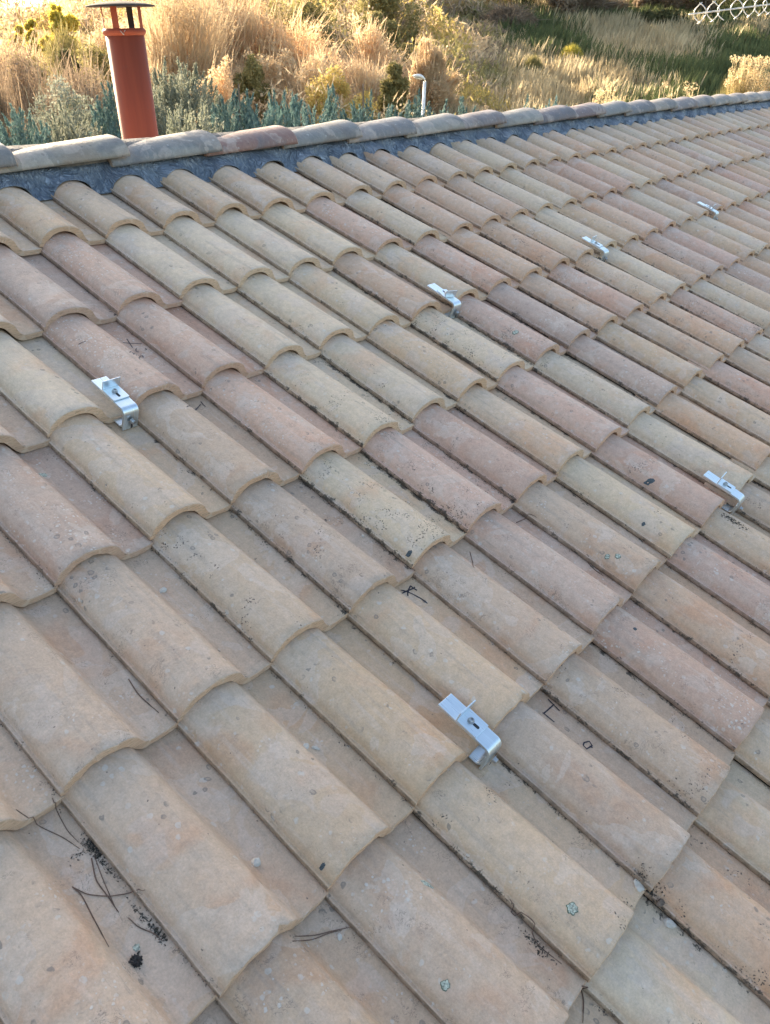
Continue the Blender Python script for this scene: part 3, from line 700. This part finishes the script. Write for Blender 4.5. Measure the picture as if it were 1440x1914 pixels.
# moss and crumbs packed in the seams: uncountable, one object
def moss():
    r = np.random.default_rng(3); V = []; F = []
    inv = {}
    def crumbs(key, x, y, s):
        t = TILES.get(key)
        if t is None: return
        p = t.matrix_world @ Vector((x, y, TZ(key, min(max(x, .0061), .214), y) + s * .3)); b = len(V)
        q = r.normal(size=(4, 3)) * s
        for k in range(4): V.append((p.x + q[k][0], p.y + q[k][1], p.z + q[k][2] * .8))
        F.extend([(b, b + 1, b + 2), (b, b + 2, b + 3), (b, b + 3, b + 1), (b + 1, b + 3, b + 2)])
    for (i, j), t in TILES.items():
        d = (t.location - Vector(CAM)).length
        if d > 3.8 or t.pass_index < 20: continue
        dens = .35 + 1.3 * mnoise.noise(Vector((i * 3.7, j * 2.9, .5)))
        if (i, j) in ((-1, 3), (-2, 4), (-1, 2), (2, 4), (1, 4), (4, 4), (0, 4), (1, 5)): dens = max(dens, 1.0)
        if dens <= .1: continue
        for k in range(int(120 * dens)):
            y = r.uniform(.0, EX); a = mnoise.noise(Vector((y * 14, i * 5.0, j * 3.0)))
            if a < -.05 + r.uniform(-.15, .2): continue
            crumbs((i - 1, j), W0 - abs(r.normal()) * .0035 * (1 + 1.5 * max(a, 0)), y, r.uniform(.0005, .0012))
    def cluster(px, py, n, su, sv, rot, s0=.0008, s1=.0022):
        key, x, y, z = hit(px, py)
        for k in range(n):
            a, b = r.normal() * su, r.normal() * sv
            crumbs(key, min(x + a * math.cos(rot) - b * math.sin(rot), .2145), y + a * math.sin(rot) + b * math.cos(rot), r.uniform(s0, s1))
    cluster(176, 1586, 260, .0045, .010, .1, .0005, .0015); cluster(192, 1612, 200, .0022, .020, .05, .0005, .0013); cluster(150, 1603, 40, .012, .004, 0, .0006, .0014)
    cluster(274, 1722, 170, .0022, .018, .05, .0005, .0013); cluster(300, 1750, 60, .003, .008, 0); cluster(256, 1802, 90, .003, .003, 0)
    cluster(1005, 1765, 140, .004, .014, 0, .0006, .0016); cluster(1180, 1640, 120, .006, .008, 0, .0006, .0014); cluster(1210, 1672, 120, .004, .01, 0)
    cluster(1375, 975, 160, .006, .02, 0); cluster(660, 1742, 40, .010, .012, 0, .0005, .001)
    m = simple('dark_dry_moss', (.085, .078, .062), .95, var=.6, scale=500)
    return fast_mesh('moss_crumbs', V, F, m)
o = moss(); tag(o, 'dark dry moss and crumbs packed along the tile seams', 'moss', kind='stuff')

# ------------------------------------------------------------------ aerial
M['aerial'] = simple('pale_aerial_alloy', (.72, .70, .66), .4, .3)
DA = 6.5
p0 = at(1288, 27, DA); p1 = at(1520, -2, DA * 1.04); ax_ = (p1 - p0).normalized()
an = empty('tv_aerial', tuple(at(1560, 300, DA * 1.05))); tag(an, 'pale fishbone television aerial at the top right corner', 'aerial')
def rel(p): return Vector(p) - an.location
mb = MB(); mb.tube([rel(p0), rel(p1)], .0055, 8); mb.build('boom', M['aerial'], an, True)
top = at(1516, -4, DA * 1.04); base = Vector((top.x, top.y, GZ))
mb = MB(); mb.tube([rel(top + Vector((0, 0, .1))), rel(base)], .02, 10); mb.build('mast', M['aerial'], an, True)
upv = Vector((0, 0, 1)); side = ax_.cross(upv).normalized(); upv = side.cross(ax_).normalized()
for k, x in enumerate((1308, 1332, 1351, 1375, 1399, 1420, 1436, 1452, 1468, 1484)):
    q = (x - 1288) / 232.0; c = p0 + (p1 - p0) * q; h = .072
    for sg in (1, -1):
        if k == 2 and sg == 1: continue
        pts = []
        for a in range(-4, 5):
            s = a / 4.0; pts.append(rel(c + side * sg * (.038 - .03 * s * s) + upv * h * s * (1.0) + ax_ * (.05 * (1 - s * s)) * sg + ax_ * -.02 * sg))
        mb = MB(); mb.tube(pts, .0036, 6); mb.build('element', M['aerial'], an, True)

# ------------------------------------------------------------------ terrain
F2 = np.array([RC[0][2], RC[1][2]]); F2 = F2 / np.linalg.norm(F2); S2 = np.array([F2[1], -F2[0]])   # forward, right
def sstep(a, b, x): x = np.clip((x - a) / (b - a), 0, 1); return x * x * (3 - 2 * x)
def terr(x, y):
    dx, dy = x - CAM[0], y - CAM[1]; f = dx * F2[0] + dy * F2[1]; s = dx * S2[0] + dy * S2[1]
    h = -5.2 + 1.9 * sstep(11, 22, f) + .165 * np.maximum(0, f - 20) * sstep(18, 26, f)
    k = sstep(-.55, .05, s / np.maximum(f, 4))
    left = -5.2 + .045 * np.maximum(0, f - 12)
    h = left + (h - left) * (.25 + .75 * k)
    far = sstep(70, 140, f); h = h * (1 - far) + far * (-6.0 + 15 * k)
    return CAM[2] + h
def gz(p): return float(terr(p[0], p[1]) + .12 * mnoise.noise(Vector((p[0] * .25, p[1] * .25, 0))))
def ground_mat():
    t = NT('dry_meadow_soil'); g = t.n('ShaderNodeNewGeometry').outputs['Position']
    n1 = t.noise(g, .22, 5, .6); n2 = t.noise(g, 2.5, 5, .7)
    c = t.mix(t.step(n1, .4, .62), (.23, .165, .085), (.12, .12, .06)); c = t.mix(t.step(n2, .4, .7, 0, .6), c, (.30, .23, .13))
    t.l(c, t.b.inputs['Base Color']); t.b.inputs['Roughness'].default_value = 1; t.b.inputs['Specular IOR Level'].default_value = .1
    t.l(t.bump(n2, .15, .7), t.b.inputs['Normal']); return t.m
xs = np.concatenate([[-900, -400, -200], np.arange(-120, 171, 2.0), [250, 450, 1000]]); ysn = np.concatenate([[-900, -300, -100, -40], np.arange(-20, 171, 2.0), [250, 450, 1000]])
V = []; F = []
for yy in ysn:
    for xx in xs: V.append((xx, yy, gz((xx, yy))))
nx = len(xs)
for b in range(len(ysn) - 1):
    for a in range(nx - 1): q = b * nx + a; F.append((q, q + 1, q + 1 + nx, q + nx))
o = fast_mesh('ground', V, F, ground_mat(), smooth=True); tag(o, kind='structure')

# ------------------------------------------------------------------ vegetation
def leafmat(name, c1, c2, trans=.35, scale=1.6):
    t = NT(name); g = t.n('ShaderNodeNewGeometry'); oi = t.n('ShaderNodeObjectInfo')
    n1 = t.noise(g.outputs['Position'], scale, 3, .6); n2 = t.noise(g.outputs['Position'], 14, 2)
    r = g.outputs['Random Per Island']
    c = t.mix(t.math('ADD', t.math('MULTIPLY', r, .55), t.math('MULTIPLY', t.step(n1, .35, .65), .45)), c1, c2)
    f = t.step(oi.outputs['Random'], 0, 1, .85, 1.15, False); sv = t.vmath('SCALE', c, (0, 0, 0)); t.l(f, sv.node.inputs[3])
    t.l(sv, t.b.inputs['Base Color']); t.b.inputs['Roughness'].default_value = .75; t.b.inputs['Specular IOR Level'].default_value = .25
    tr = t.n('ShaderNodeBsdfTranslucent'); t.l(sv, tr.inputs[0]); mx = t.n('ShaderNodeMixShader'); mx.inputs[0].default_value = trans
    t.l(t.b.outputs[0], mx.inputs[1]); t.l(tr.outputs[0], mx.inputs[2]); t.l(mx.outputs[0], t.out.inputs[0]); return t.m
LM = {'gold': leafmat('golden_dry_twigs', (.62, .44, .26), (.86, .69, .45), .45), 'amber': leafmat('amber_dry_leaves', (.60, .43, .25), (.86, .67, .43), .5),
      'brown': leafmat('brown_grey_stalks', (.22, .16, .11), (.50, .38, .26), .4), 'olive': leafmat('olive_leaves', (.20, .18, .07), (.50, .42, .18), .45),
      'lime': leafmat('yellow_green_leaves', (.42, .36, .06), (.80, .66, .16), .65), 'yolive': leafmat('yellow_olive_leaves', (.38, .30, .09), (.80, .62, .24), .55), 'dark': leafmat('dark_green_leaves', (.07, .08, .035), (.22, .20, .09), .45),
      'juniper': leafmat('blue_green_juniper', (.085, .15, .14), (.23, .33, .30), .25), 'sage': leafmat('grey_green_foliage', (.18, .205, .15), (.46, .46, .36), .4),
      'grass': leafmat('dry_grass', (.48, .37, .21), (.80, .66, .42), .5, .5), 'gshade_grass': leafmat('green_shade_grass', (.09, .12, .05), (.22, .24, .10), .4, .5)}
M['bark'] = simple('grey_brown_bark', (.16, .12, .09), .9, var=.3, scale=12)
M['palebark'] = simple('pale_dry_bark', (.42, .31, .20), .9, var=.3, scale=12)
def leaves(rs, n, L, size, elong=1.6, up=0.0):
    """n leaf quads scattered through lumpy clumps; L rows are x, y, z, radius in metres"""
    L = np.array(L); w = L[:, 3] ** 2; idx = rs.choice(len(L), n, p=w / w.sum())
    d = rs.normal(size=(n, 3)); d /= np.linalg.norm(d, axis=1)[:, None]; rr = rs.uniform(.15, 1, n) ** .5
    P = L[idx, :3] + d * (L[idx, 3] * rr)[:, None]
    t = rs.normal(size=(n, 3)) + [0, 0, up]; t /= np.linalg.norm(t, axis=1)[:, None]
    b = np.cross(t, rs.normal(size=(n, 3))); b /= np.linalg.norm(b, axis=1)[:, None]
    s = size * rs.uniform(.5, 1.3, n)[:, None]
    V = np.stack([P - t * s * elong, P + b * s * .6, P + t * s * elong, P - b * s * .6], 1).reshape(-1, 3)
    return V, np.arange(4 * n).reshape(n, 4)
def twigs(rs, n, L, R_, H, thick):
    """thin tapering shoots fanning out of the base and the limbs into the crown"""
    L = np.array(L); idx = rs.integers(0, len(L), n)
    e = L[idx, :3] + rs.normal(size=(n, 3)) * (L[idx, 3] * .75)[:, None]; e[:, 2] = np.minimum(e[:, 2] * rs.uniform(.9, 1.1, n), H * 1.12)
    q = rs.uniform(.35, .85, n)[:, None]; s = e * q * [.75, .75, 1] + rs.normal(size=(n, 3)) * R_ * .07
    s[:, 2] = np.minimum(s[:, 2], e[:, 2] * .93)
    m = (s + e) / 2 + rs.normal(size=(n, 3)) * R_ * .06
    side = np.cross(e - s, rs.normal(size=(n, 3))); side /= np.linalg.norm(side, axis=1)[:, None] + 1e-9
    th = thick * rs.uniform(.4, 1.5, n)[:, None]
    V = np.stack([s - side * th, s + side * th, m - side * th * .7, m + side * th * .7, e - side * th * .3, e + side * th * .3], 1).reshape(-1, 3)
    b = np.arange(n)[:, None] * 6
    return V, np.concatenate([b + [0, 1, 3, 2], b + [2, 3, 5, 4]], 0)
def lumps_for(rs, R_, H, n, lo):
    out = []
    for k in range(n):
        a = rs.uniform(0, 6.28); z = H * (lo + (1 - lo) * rs.uniform(0, 1) ** .8); top = (z / H - lo) / (1 - lo)
        q = math.sqrt(max(.05, 1 - top ** 2.2)); r = R_ * math.sqrt(rs.uniform(0, 1)) * q * rs.uniform(.7, 1.25); rad = R_ * rs.uniform(.08, .34) ; z *= rs.uniform(.86, 1.06)
        out.append((r * math.cos(a), r * math.sin(a), max(rad * .5, z - rad * .8), rad))
    return out
def concat(A):
    V = []; F = []; o = 0
    for v, f in A: V.append(v); F.append(f + o); o += len(v)
    return np.concatenate(V), np.concatenate(F)
def make_plant(kind, seed, H, R_, px, dens=1.0):
    """px: size of one picture point at the plant, metres"""
    rs = np.random.default_rng(seed); lo = (max(.12, 1 - 2.6 / H) if H > 3 else .15) if kind != 'tree' else .25
    nl = int(26 * min(2.2, max(1, H / (2 * R_)))); Lp = lumps_for(rs, R_, H, nl, lo); px = max(px, .006)
    if kind == 'tangle': C = concat([twigs(rs, int(4200 * dens), Lp, R_, H, px * .42), leaves(rs, int(6500 * dens), Lp, px * 1.1, 1.8)])
    elif kind == 'bush': C = concat([leaves(rs, int(13000 * dens), Lp, px * 1.5, 1.2), twigs(rs, 500, Lp, R_, H, px * .4)])
    elif kind == 'tree': C = leaves(rs, int(15000 * dens), Lp, px * 1.7, 1.2)
    elif kind == 'broom':
        n = 2600; a = rs.uniform(0, 6.28, n); r = np.sqrt(rs.uniform(0, 1, n)); h = H * rs.uniform(.45, 1.0, n) * (1 - .5 * r ** 2); r = r * R_
        s = np.stack([r * .35 * np.cos(a), r * .35 * np.sin(a), np.zeros(n)], 1); e = np.stack([r * np.cos(a), r * np.sin(a), h], 1)
        sd_ = np.cross(e - s, rs.normal(size=(n, 3))); sd_ /= np.linalg.norm(sd_, axis=1)[:, None]; th = px * .6
        C = (np.stack([s - sd_ * th * .6, s + sd_ * th * .6, (s + e) / 2 + sd_ * th, e], 1).reshape(-1, 3), np.arange(4 * n).reshape(n, 4))
    elif kind == 'juniper':
        A = []; npl = int(150 * min(2, (R_ / .6) ** 1.3)) + 40
        for k in range(npl):
            a = rs.uniform(0, 6.28); r = R_ * math.sqrt(rs.uniform(0, 1)); dome = H * (1 - .12 * (r / R_) ** 2)
            tip = np.array([r * math.cos(a), r * math.sin(a), dome - abs(rs.normal()) * .42]); L_ = rs.uniform(.40, .80)
            d = np.array([math.cos(a) * .42 * r / R_ + rs.normal() * .16, math.sin(a) * .42 * r / R_ + rs.normal() * .16, 1.0]); d /= np.linalg.norm(d); base = tip - d * L_
            n = 190; q = rs.uniform(0, 1, n)[:, None] ** .75; P = base + (tip - base) * q + rs.normal(size=(n, 3)) * (.050 * (1.04 - q))
            t = d + rs.normal(size=(n, 3)) * .40; t /= np.linalg.norm(t, axis=1)[:, None]
            b = np.cross(t, rs.normal(size=(n, 3))); b /= np.linalg.norm(b, axis=1)[:, None]; s = rs.uniform(.5, 1.2, n)[:, None]
            A.append((np.stack([P - t * s * .020, P + b * s * .0075, P + t * s * .032, P - b * s * .0075], 1).reshape(-1, 3), np.arange(4 * n).reshape(n, 4)))
        A.append(leaves(rs, 5000, [(R_ * .55 * math.cos(q), R_ * .55 * math.sin(q), H * .45 + zz, R_ * .6) for q in range(6) for zz in (0, .8, 1.4)], .03, 1.5)); C = concat(A)
    else:
        n = 240; a = rs.uniform(0, 6.28, n); r = np.sqrt(rs.uniform(0, 1, n)) * R_; h = H * rs.uniform(.72, 1.0, n); A = []
        s = np.stack([r * .5 * np.cos(a), r * .5 * np.sin(a), np.zeros(n)], 1); e = np.stack([r * np.cos(a) * 1.2, r * np.sin(a) * 1.2, h], 1)
        sd_ = np.cross(e - s, rs.normal(size=(n, 3))); sd_ /= np.linalg.norm(sd_, axis=1)[:, None]; w = px * .35
        A.append((np.stack([s - sd_ * w, s + sd_ * w, e + sd_ * w * .5, e - sd_ * w * .5], 1).reshape(-1, 3), np.arange(4 * n).reshape(n, 4)))
        A.append(leaves(rs, 2200, [(*x, px * 4) for x in e[:70]], px * .9, 1.6)); C = concat(A)
    mb = MB(); nst = {'tree': 1, 'juniper': 1}.get(kind, 4)
    for k in range(nst):
        a = rs.uniform(0, 6.28); d = .03 * R_ if nst == 1 else .22 * R_; r0 = max(.012 * H, .02) * (1.4 if nst == 1 else .7); hh = H * .66
        p = [Vector((d * .4 * math.cos(a), d * .4 * math.sin(a), -.15)), Vector((d * math.cos(a), d * math.sin(a), H * .25)), Vector((d * 2 * math.cos(a) + rs.normal() * .06, d * 2 * math.sin(a), hh))]
        mb.tube(p, [r0, r0 * .75, r0 * .35], 6)
        for b in range(5):
            c = p[1].lerp(p[2], rs.uniform(.1, .9)); L = Vector(Lp[rs.integers(0, len(Lp))][:3]); mb.tube([c, c.lerp(L, .5) + Vector((0, 0, .04 * H)), L], [r0 * .42, r0 * .28, r0 * .1], 5)
    return C, mb
def plant(kind, mat, seed, x, y, H, Wd, label, cat='shrub', group=None, name=None, d=20, bark='bark', dens=1.0):
    C, mb = make_plant(kind, seed, H, Wd / 2, d / 815.0, dens); nm = name or {'tree': 'leafy_tree', 'tangle': 'dry_shrub', 'bush': 'leafy_bush', 'broom': 'broom_shrub', 'juniper': 'juniper_shrub', 'weeds': 'dry_weed_clump'}[kind]
    e = empty(nm, (x, y, gz((x, y)))); tag(e, label, cat, group)
    fast_mesh('crown', C[0], C[1], LM[mat], e)
    if kind != 'weeds': mb.build('trunk', M[bark], e)
    return e
def stand(kind, mat, seed, px, pytop, d, wpx, label, **kw):
    """a plant standing on the ground d metres ahead, its top at the height seen at pytop"""
    p, dd = at_h(px, pytop, d); z = gz(p); H = max(.4, p.z - z); Wd = wpx / FPX * dd
    return plant(kind, mat, seed, p.x, p.y, H, Wd, label, d=dd, **kw)
JN = 'junipers just behind the ridge'; BG = 'wild shrubs on the slope behind the house'
#      kind, mat, seed, px, pytop, dist, width px, label
PL = [
 ('juniper','juniper',1,  20,186, 9, 210,'blue-green juniper at the far left edge behind the ridge'),
 ('juniper','sage',2,  120,186, 9.6, 200,'grey-green juniper just left of the chimney pipe'),
 ('juniper','juniper',3, 205,150,11, 130,'tall teal juniper partly hidden behind the chimney pipe'),
 ('juniper','sage',1, 330,104,12, 230,'tall pale juniper to the right of the chimney, sunlit'),
 ('juniper','sage',3, 352,168, 9, 190,'low pale grey juniper right of the chimney pipe base'),
 ('juniper','juniper',2, 440,148,10, 150,'blue-green juniper left of the middle of the ridge'),
 ('juniper','juniper',1, 520,152,10, 170,'spiky blue-green juniper above the red ridge cap'),
 ('juniper','juniper',3, 610,152, 9.6, 180,'dense blue-green juniper right of the red ridge cap'),
 ('juniper','juniper',2, 690,154, 9.6, 170,'blue-green juniper left of the white lamp post'),
 ('juniper','juniper',1, 775,158, 9.6, 150,'low juniper at the foot of the white lamp post'),
 ('juniper','juniper',3, 860,170,10, 150,'mostly hidden juniper right of the lamp post'),
 ('juniper','juniper',2, 985,168,11, 110,'small juniper tips above the ridge right of centre'),
 ('juniper','juniper',1,1045,172,11, 110,'right-hand of two small junipers above the ridge'),
 ('weeds','grass',1,1150,160,11, 70,'sunlit dry seed stalks above the ridge at the right'),
 ('weeds','grass',2,1285,158,12, 80,'spreading sunlit seed stalks over the right end of the ridge'),
 ('weeds','grass',3,1412,108,24,  70,'tall feathery dry grass clump near the right edge'),
 ('tangle','brown',1,  40, 96,18, 330,'brown-grey thicket at the left edge'),
 ('tangle','brown',2, 150,100,17, 250,'brown twiggy thicket left of the chimney'),
 ('bush','sage',2, 110,150,14, 240,'low grey-green bush under the brown thicket'),
 ('tangle','gold',3,   0, 58,30, 300,'golden thicket at the upper left corner'),
 ('tree','lime',1,  52, 22,34, 90,'slim yellow-green tree rising at the upper left'),
 ('tree','lime',2, 104,  6,32, 90,'bright yellow tree left of the chimney cowl'),
 ('tangle','olive',1, 120, 60,26, 220,'olive thicket below the bright yellow tree'),
 ('tangle','gold',2, 215, 45,30, 190,'golden thicket behind the chimney pipe'),
 ('tangle','gold',1, 330,-30,24, 300,'tall pale golden willow thicket right of the chimney'),
 ('tangle','gold',4, 420,-60,27, 260,'tall straw-coloured thicket left of centre'),
 ('bush','amber',2, 400,110,20, 210,'amber bush below the tall golden thickets'),
 ('tangle','amber',3, 520, 20,27, 260,'reddish amber thicket at top centre left'),
 ('bush','olive',1, 560,-20,32, 240,'green-gold bush at the top centre'),
 ('bush','amber',4, 500, 70,23, 200,'rust-brown bush in the middle of the shrubs'),
 ('tangle','amber',1, 690, 40,29, 240,'orange-brown thicket at the top centre'),
 ('bush','yolive',3, 640,112,21, 190,'round yellow-green bush left of the lamp post'),
 ('bush','olive',1, 742,120,22,  90,'dark olive green bush beside the lamp post'),
 ('tangle','gold',2, 690,100,24, 200,'pale thicket behind the round yellow bush'),
 ('tangle','amber',2, 800, 74,27, 150,'amber thicket behind the lamp post'),
 ('tangle','amber',4, 600,110,22, 200,'pinkish dry thicket above the junipers'),
 ('bush','olive',3, 690,-40,38, 280,'olive bush at the top edge right of centre'),
 ('bush','dark',2, 768,-10,44, 120,'dark bush at the top edge above the lamp post'),
 ('broom','olive',1, 800,  8,46,  80,'upright green broom above the lamp post'),
 ('broom','olive',2, 888, -6,46, 110,'green-gold broom at the top, left of the grey shrub'),
 ('tangle','brown',3, 950,  8,44, 110,'grey leafless shrub standing in the grass'),
 ('bush','amber',1, 908, 40,42,  60,'small tan bush left of the grey leafless shrub'),
 ('broom','lime',3, 1072, 76,37,  50,'small yellow-green broom alone in the grass'),
 ('broom','olive',3, 1000, 96,34,  44,'low broom tuft in the bright grass'),
 ('tree','olive',5, 650,-230,51, 230,'unseen olive tree added behind the green-gold bush to shade the meadow'),  # out of view, put in for its shadow on the right meadow
 ('tangle','gold',11, 20, 60,60, 300,'farthest golden thicket on the left horizon'),
 ('tangle','gold',12, 190, 54,58, 260,'farthest golden thicket behind the yellow tree'),
 ('tangle','gold',14, 250, 95,20, 190,'golden thicket low behind the chimney pipe'),
 ('tree','dark',1,1010,-260,50, 230,'tall dark tree at the top behind the grey shrub'),
 ('tree','olive',2, 900,-240,50, 240,'tall olive tree above the grey shrub, added to shade the meadow'),  # crown reaches above the view, added to shade the slope
 ('tree','olive',3, 780,-220,52, 220,'tall olive tree above the lamp post, added to shade the meadow'),  # another crown added for the shadow it throws on the grass
 ('tangle','brown',1,1090,-60,50, 170,'leafless dark thicket at the top right'),
 ('tree','dark',2,1170,-280,50, 240,'tall dark green tree at the top, left of the aerial'),
 ('bush','brown',4,1265,-30,52, 150,'brownish bush behind the aerial tip'),
 ('tree','dark',3,1370,-260,52, 250,'tall dark tree behind the aerial at the top right'),
 ('bush','dark',4,1240, 24,48, 110,'dark low bush below the aerial'),
 ('broom','olive',1,1395, 98,24, 110,'green broom at the right edge above the ridge'),
 ('bush','gold',3,1290, -10,60, 160,'golden bush far behind the aerial'),
 ('bush','olive',21, 40, 92,22, 110,'rounded olive bush in the golden scrub at the far left'),
 ('bush','dark',22, 118, 86,24, 80,'small dark rounded bush below the yellow tree'),
 ('bush','olive',23, 700, 20,33, 130,'olive bush among the orange scrub at the top'),
 ('bush','olive',24, 470, 96,22, 110,'low olive bush left of the pinkish thicket'),
 ('tangle','gold',6, 90, 66,44, 260,'distant golden thicket below the slim yellow tree'),
 ('tangle','gold',7, 300, 20,40, 240,'distant golden thicket behind the chimney cowl'),
 ('tangle','amber',8, 470,-40,38, 240,'distant amber thicket at the top left of centre'),
 ('bush','olive',9, 190, 95,22, 170,'olive bush low behind the chimney pipe'),
 ('tangle','brown',9, -40,110,15, 200,'dark dry thicket cut by the left edge'),
]
for k, (kind, mat, seed, px, py, d, wpx, lab) in enumerate(PL):
    stand(kind, mat, seed * 100 + k, px, py, d, wpx, lab, cat={'tree': 'tree', 'juniper': 'juniper', 'weeds': 'weeds', 'broom': 'broom'}.get(kind, 'shrub'),
          group=JN if kind == 'juniper' else BG, bark='palebark' if mat in ('gold', 'amber') else 'bark')
# meadow
def grass():
    rs = np.random.default_rng(8); n = 150000
    px = rs.uniform(560, 1640, n); f = rs.uniform(17, 62, n) ** 1.0; f = 17 + (45) * rs.uniform(0, 1, n) ** 1.25
    r = np.stack([(px - PW / 2) / FPX * f, f], 1)
    X = CAM[0] + F2[0] * f + S2[0] * r[:, 0]; Y = CAM[1] + F2[1] * f + S2[1] * r[:, 0]
    Z = np.array([gz((a, b)) for a, b in zip(X, Y)]); clump = np.array([mnoise.noise(Vector((a * .7, b * .7, 0))) for a, b in zip(X, Y)]); green = np.array([mnoise.noise(Vector((a * .16, b * .16, 4))) for a, b in zip(X, Y)])
    H = (.55 + .35 * clump) * rs.uniform(.6, 1.25, n); lean = rs.normal(size=(n, 2)) * .16 + [.10, .02]
    a = rs.uniform(0, 3.14, n); wd = .010 * (f / 25); wx, wy = np.cos(a) * wd, np.sin(a) * wd
    V = np.stack([np.stack([X - wx, Y - wy, Z - .05], 1), np.stack([X + wx, Y + wy, Z - .05], 1),
                  np.stack([X + wx * .7 + lean[:, 0] * H * .4, Y + wy * .7 + lean[:, 1] * H * .4, Z + H * .6], 1), np.stack([X + lean[:, 0] * H, Y + lean[:, 1] * H, Z + H], 1)], 1).reshape(-1, 3)
    side = (px - 720) / 720.0
    mi = ((green + (side - .45) * .55 + (f - 30) * .006 + rs.normal(size=n) * .12 - .5 * (side < .42) * (f < 33)) > .10).astype(int)  # green patches; more to the right and far, painting in the shade there
    return fast_mesh('meadow_grass', V, np.arange(4 * n).reshape(n, 4), None, mats=[LM['grass'], LM['gshade_grass']], mi=mi)
def scrub():
    rs = np.random.default_rng(21); n = 190000
    px = rs.uniform(-260, 900, n); f = 12.5 + 55 * rs.uniform(0, 1, n) ** 1.35; lat = (px - PW / 2) / FPX * f * 1.15
    X = CAM[0] + F2[0] * f + S2[0] * lat; Y = CAM[1] + F2[1] * f + S2[1] * lat
    hN = np.array([mnoise.noise(Vector((a * .33, b * .33, 2))) + .5 * mnoise.noise(Vector((a * .9, b * .9, 5))) for a, b in zip(X, Y)])
    kN = np.array([mnoise.noise(Vector((a * .28, b * .28, 9))) for a, b in zip(X, Y)]) + rs.normal(size=n) * .10
    edge = sstep(900, 760, px + 60 * hN); T = (.35 + 2.4 * np.clip(hN + .25, 0, 1)) * edge + .25
    Z = np.array([gz((a, b)) for a, b in zip(X, Y)]) + T * rs.uniform(.1, 1, n) ** .55
    d = rs.normal(size=(n, 3)) * [.7, .7, .5] + [0, 0, .75]; d /= np.linalg.norm(d, axis=1)[:, None]
    pxm = f / 815.0; L_ = (rs.uniform(5, 16, n) * pxm)[:, None]; sd_ = np.cross(d, rs.normal(size=(n, 3))); sd_ /= np.linalg.norm(sd_, axis=1)[:, None]; w = (rs.uniform(.35, 1.0, n) * pxm)[:, None]
    leaf = rs.uniform(0, 1, n) < .45; L_[leaf] *= .28; w[leaf] *= 1.9
    P = np.stack([X, Y, Z], 1); V = np.stack([P - d * L_ * .5, P + sd_ * w, P + d * L_ * .5, P - sd_ * w], 1).reshape(-1, 3)
    mi = np.select([kN < -.30, kN < -.12, kN < .14, kN < .26], [2, 3, 0, 1], 4)
    return fast_mesh('scrub_undergrowth', V, np.arange(4 * n).reshape(n, 4), None, mats=[LM['gold'], LM['amber'], LM['olive'], LM['brown'], LM['yolive']], mi=mi)
o = scrub(); tag(o, 'tangled dry undergrowth between the shrubs behind the house', 'undergrowth', kind='stuff')
o = grass(); tag(o, 'tall dry meadow grass on the slope behind the house', 'grass', kind='stuff')

# ------------------------------------------------------------------ lamp post
M['lampw'] = simple('white_lamp_enamel', (.80, .79, .75), .4, var=.04)
DL = 14.0; pt = at(794.5, 152, DL); zb = gz(pt); lp = empty('lamp_post', (pt.x, pt.y, zb)); tag(lp, 'white lamp post with a hooded head above the junipers', 'lamp post')
h = pt.z - zb; lft = Vector((-S2[0], -S2[1], 0))
mb = MB(); mb.tube([(0, 0, -.2), (0, 0, h * .5), (0, 0, h)], [.045, .034, .026], 12); mb.build('post', M['lampw'], lp, True)
def headpt(s, u): return lft * s * .74 + Vector((0, 0, h + u * .52))
def shell(pts, ww, hh):
    mb = MB(); V = []; F = []; n = 14; side = lft.cross(Vector((0, 0, 1)))
    for q, (s, u) in enumerate(pts):
        for k in range(n):
            t = 2 * math.pi * k / n; V.append(headpt(s, u) + (side * ww[q] * math.cos(t) + Vector((0, 0, 1)) * hh[q] * math.sin(t) + lft * hh[q] * .35 * math.sin(t)) * .5)
    for q in range(len(pts) - 1):
        for k in range(n): F.append((q*n+k, q*n+(k+1) % n, (q+1)*n+(k+1) % n, (q+1)*n+k))
    F.append(tuple(range(n))[::-1]); F.append(tuple((len(pts)-1)*n+k for k in range(n))); mb.add(V, F); return mb
shell([(-.02, -.04), (-.015, .03), (.03, .10), (.10, .145), (.18, .155), (.25, .145), (.28, .135)], [.05, .06, .085, .10, .10, .08, .03], [.045, .05, .065, .065, .055, .04, .015]).build('lamp_head', M['lampw'], lp, True)
shell([(.07, .06), (.12, .065), (.20, .08), (.26, .095)], [.05, .07, .07, .03], [.02, .03, .028, .012]).build('lamp_glass', simple('frosted_lamp_cover', (.75, .66, .50), .3), lp, True)
print('tiles', len(TILES))
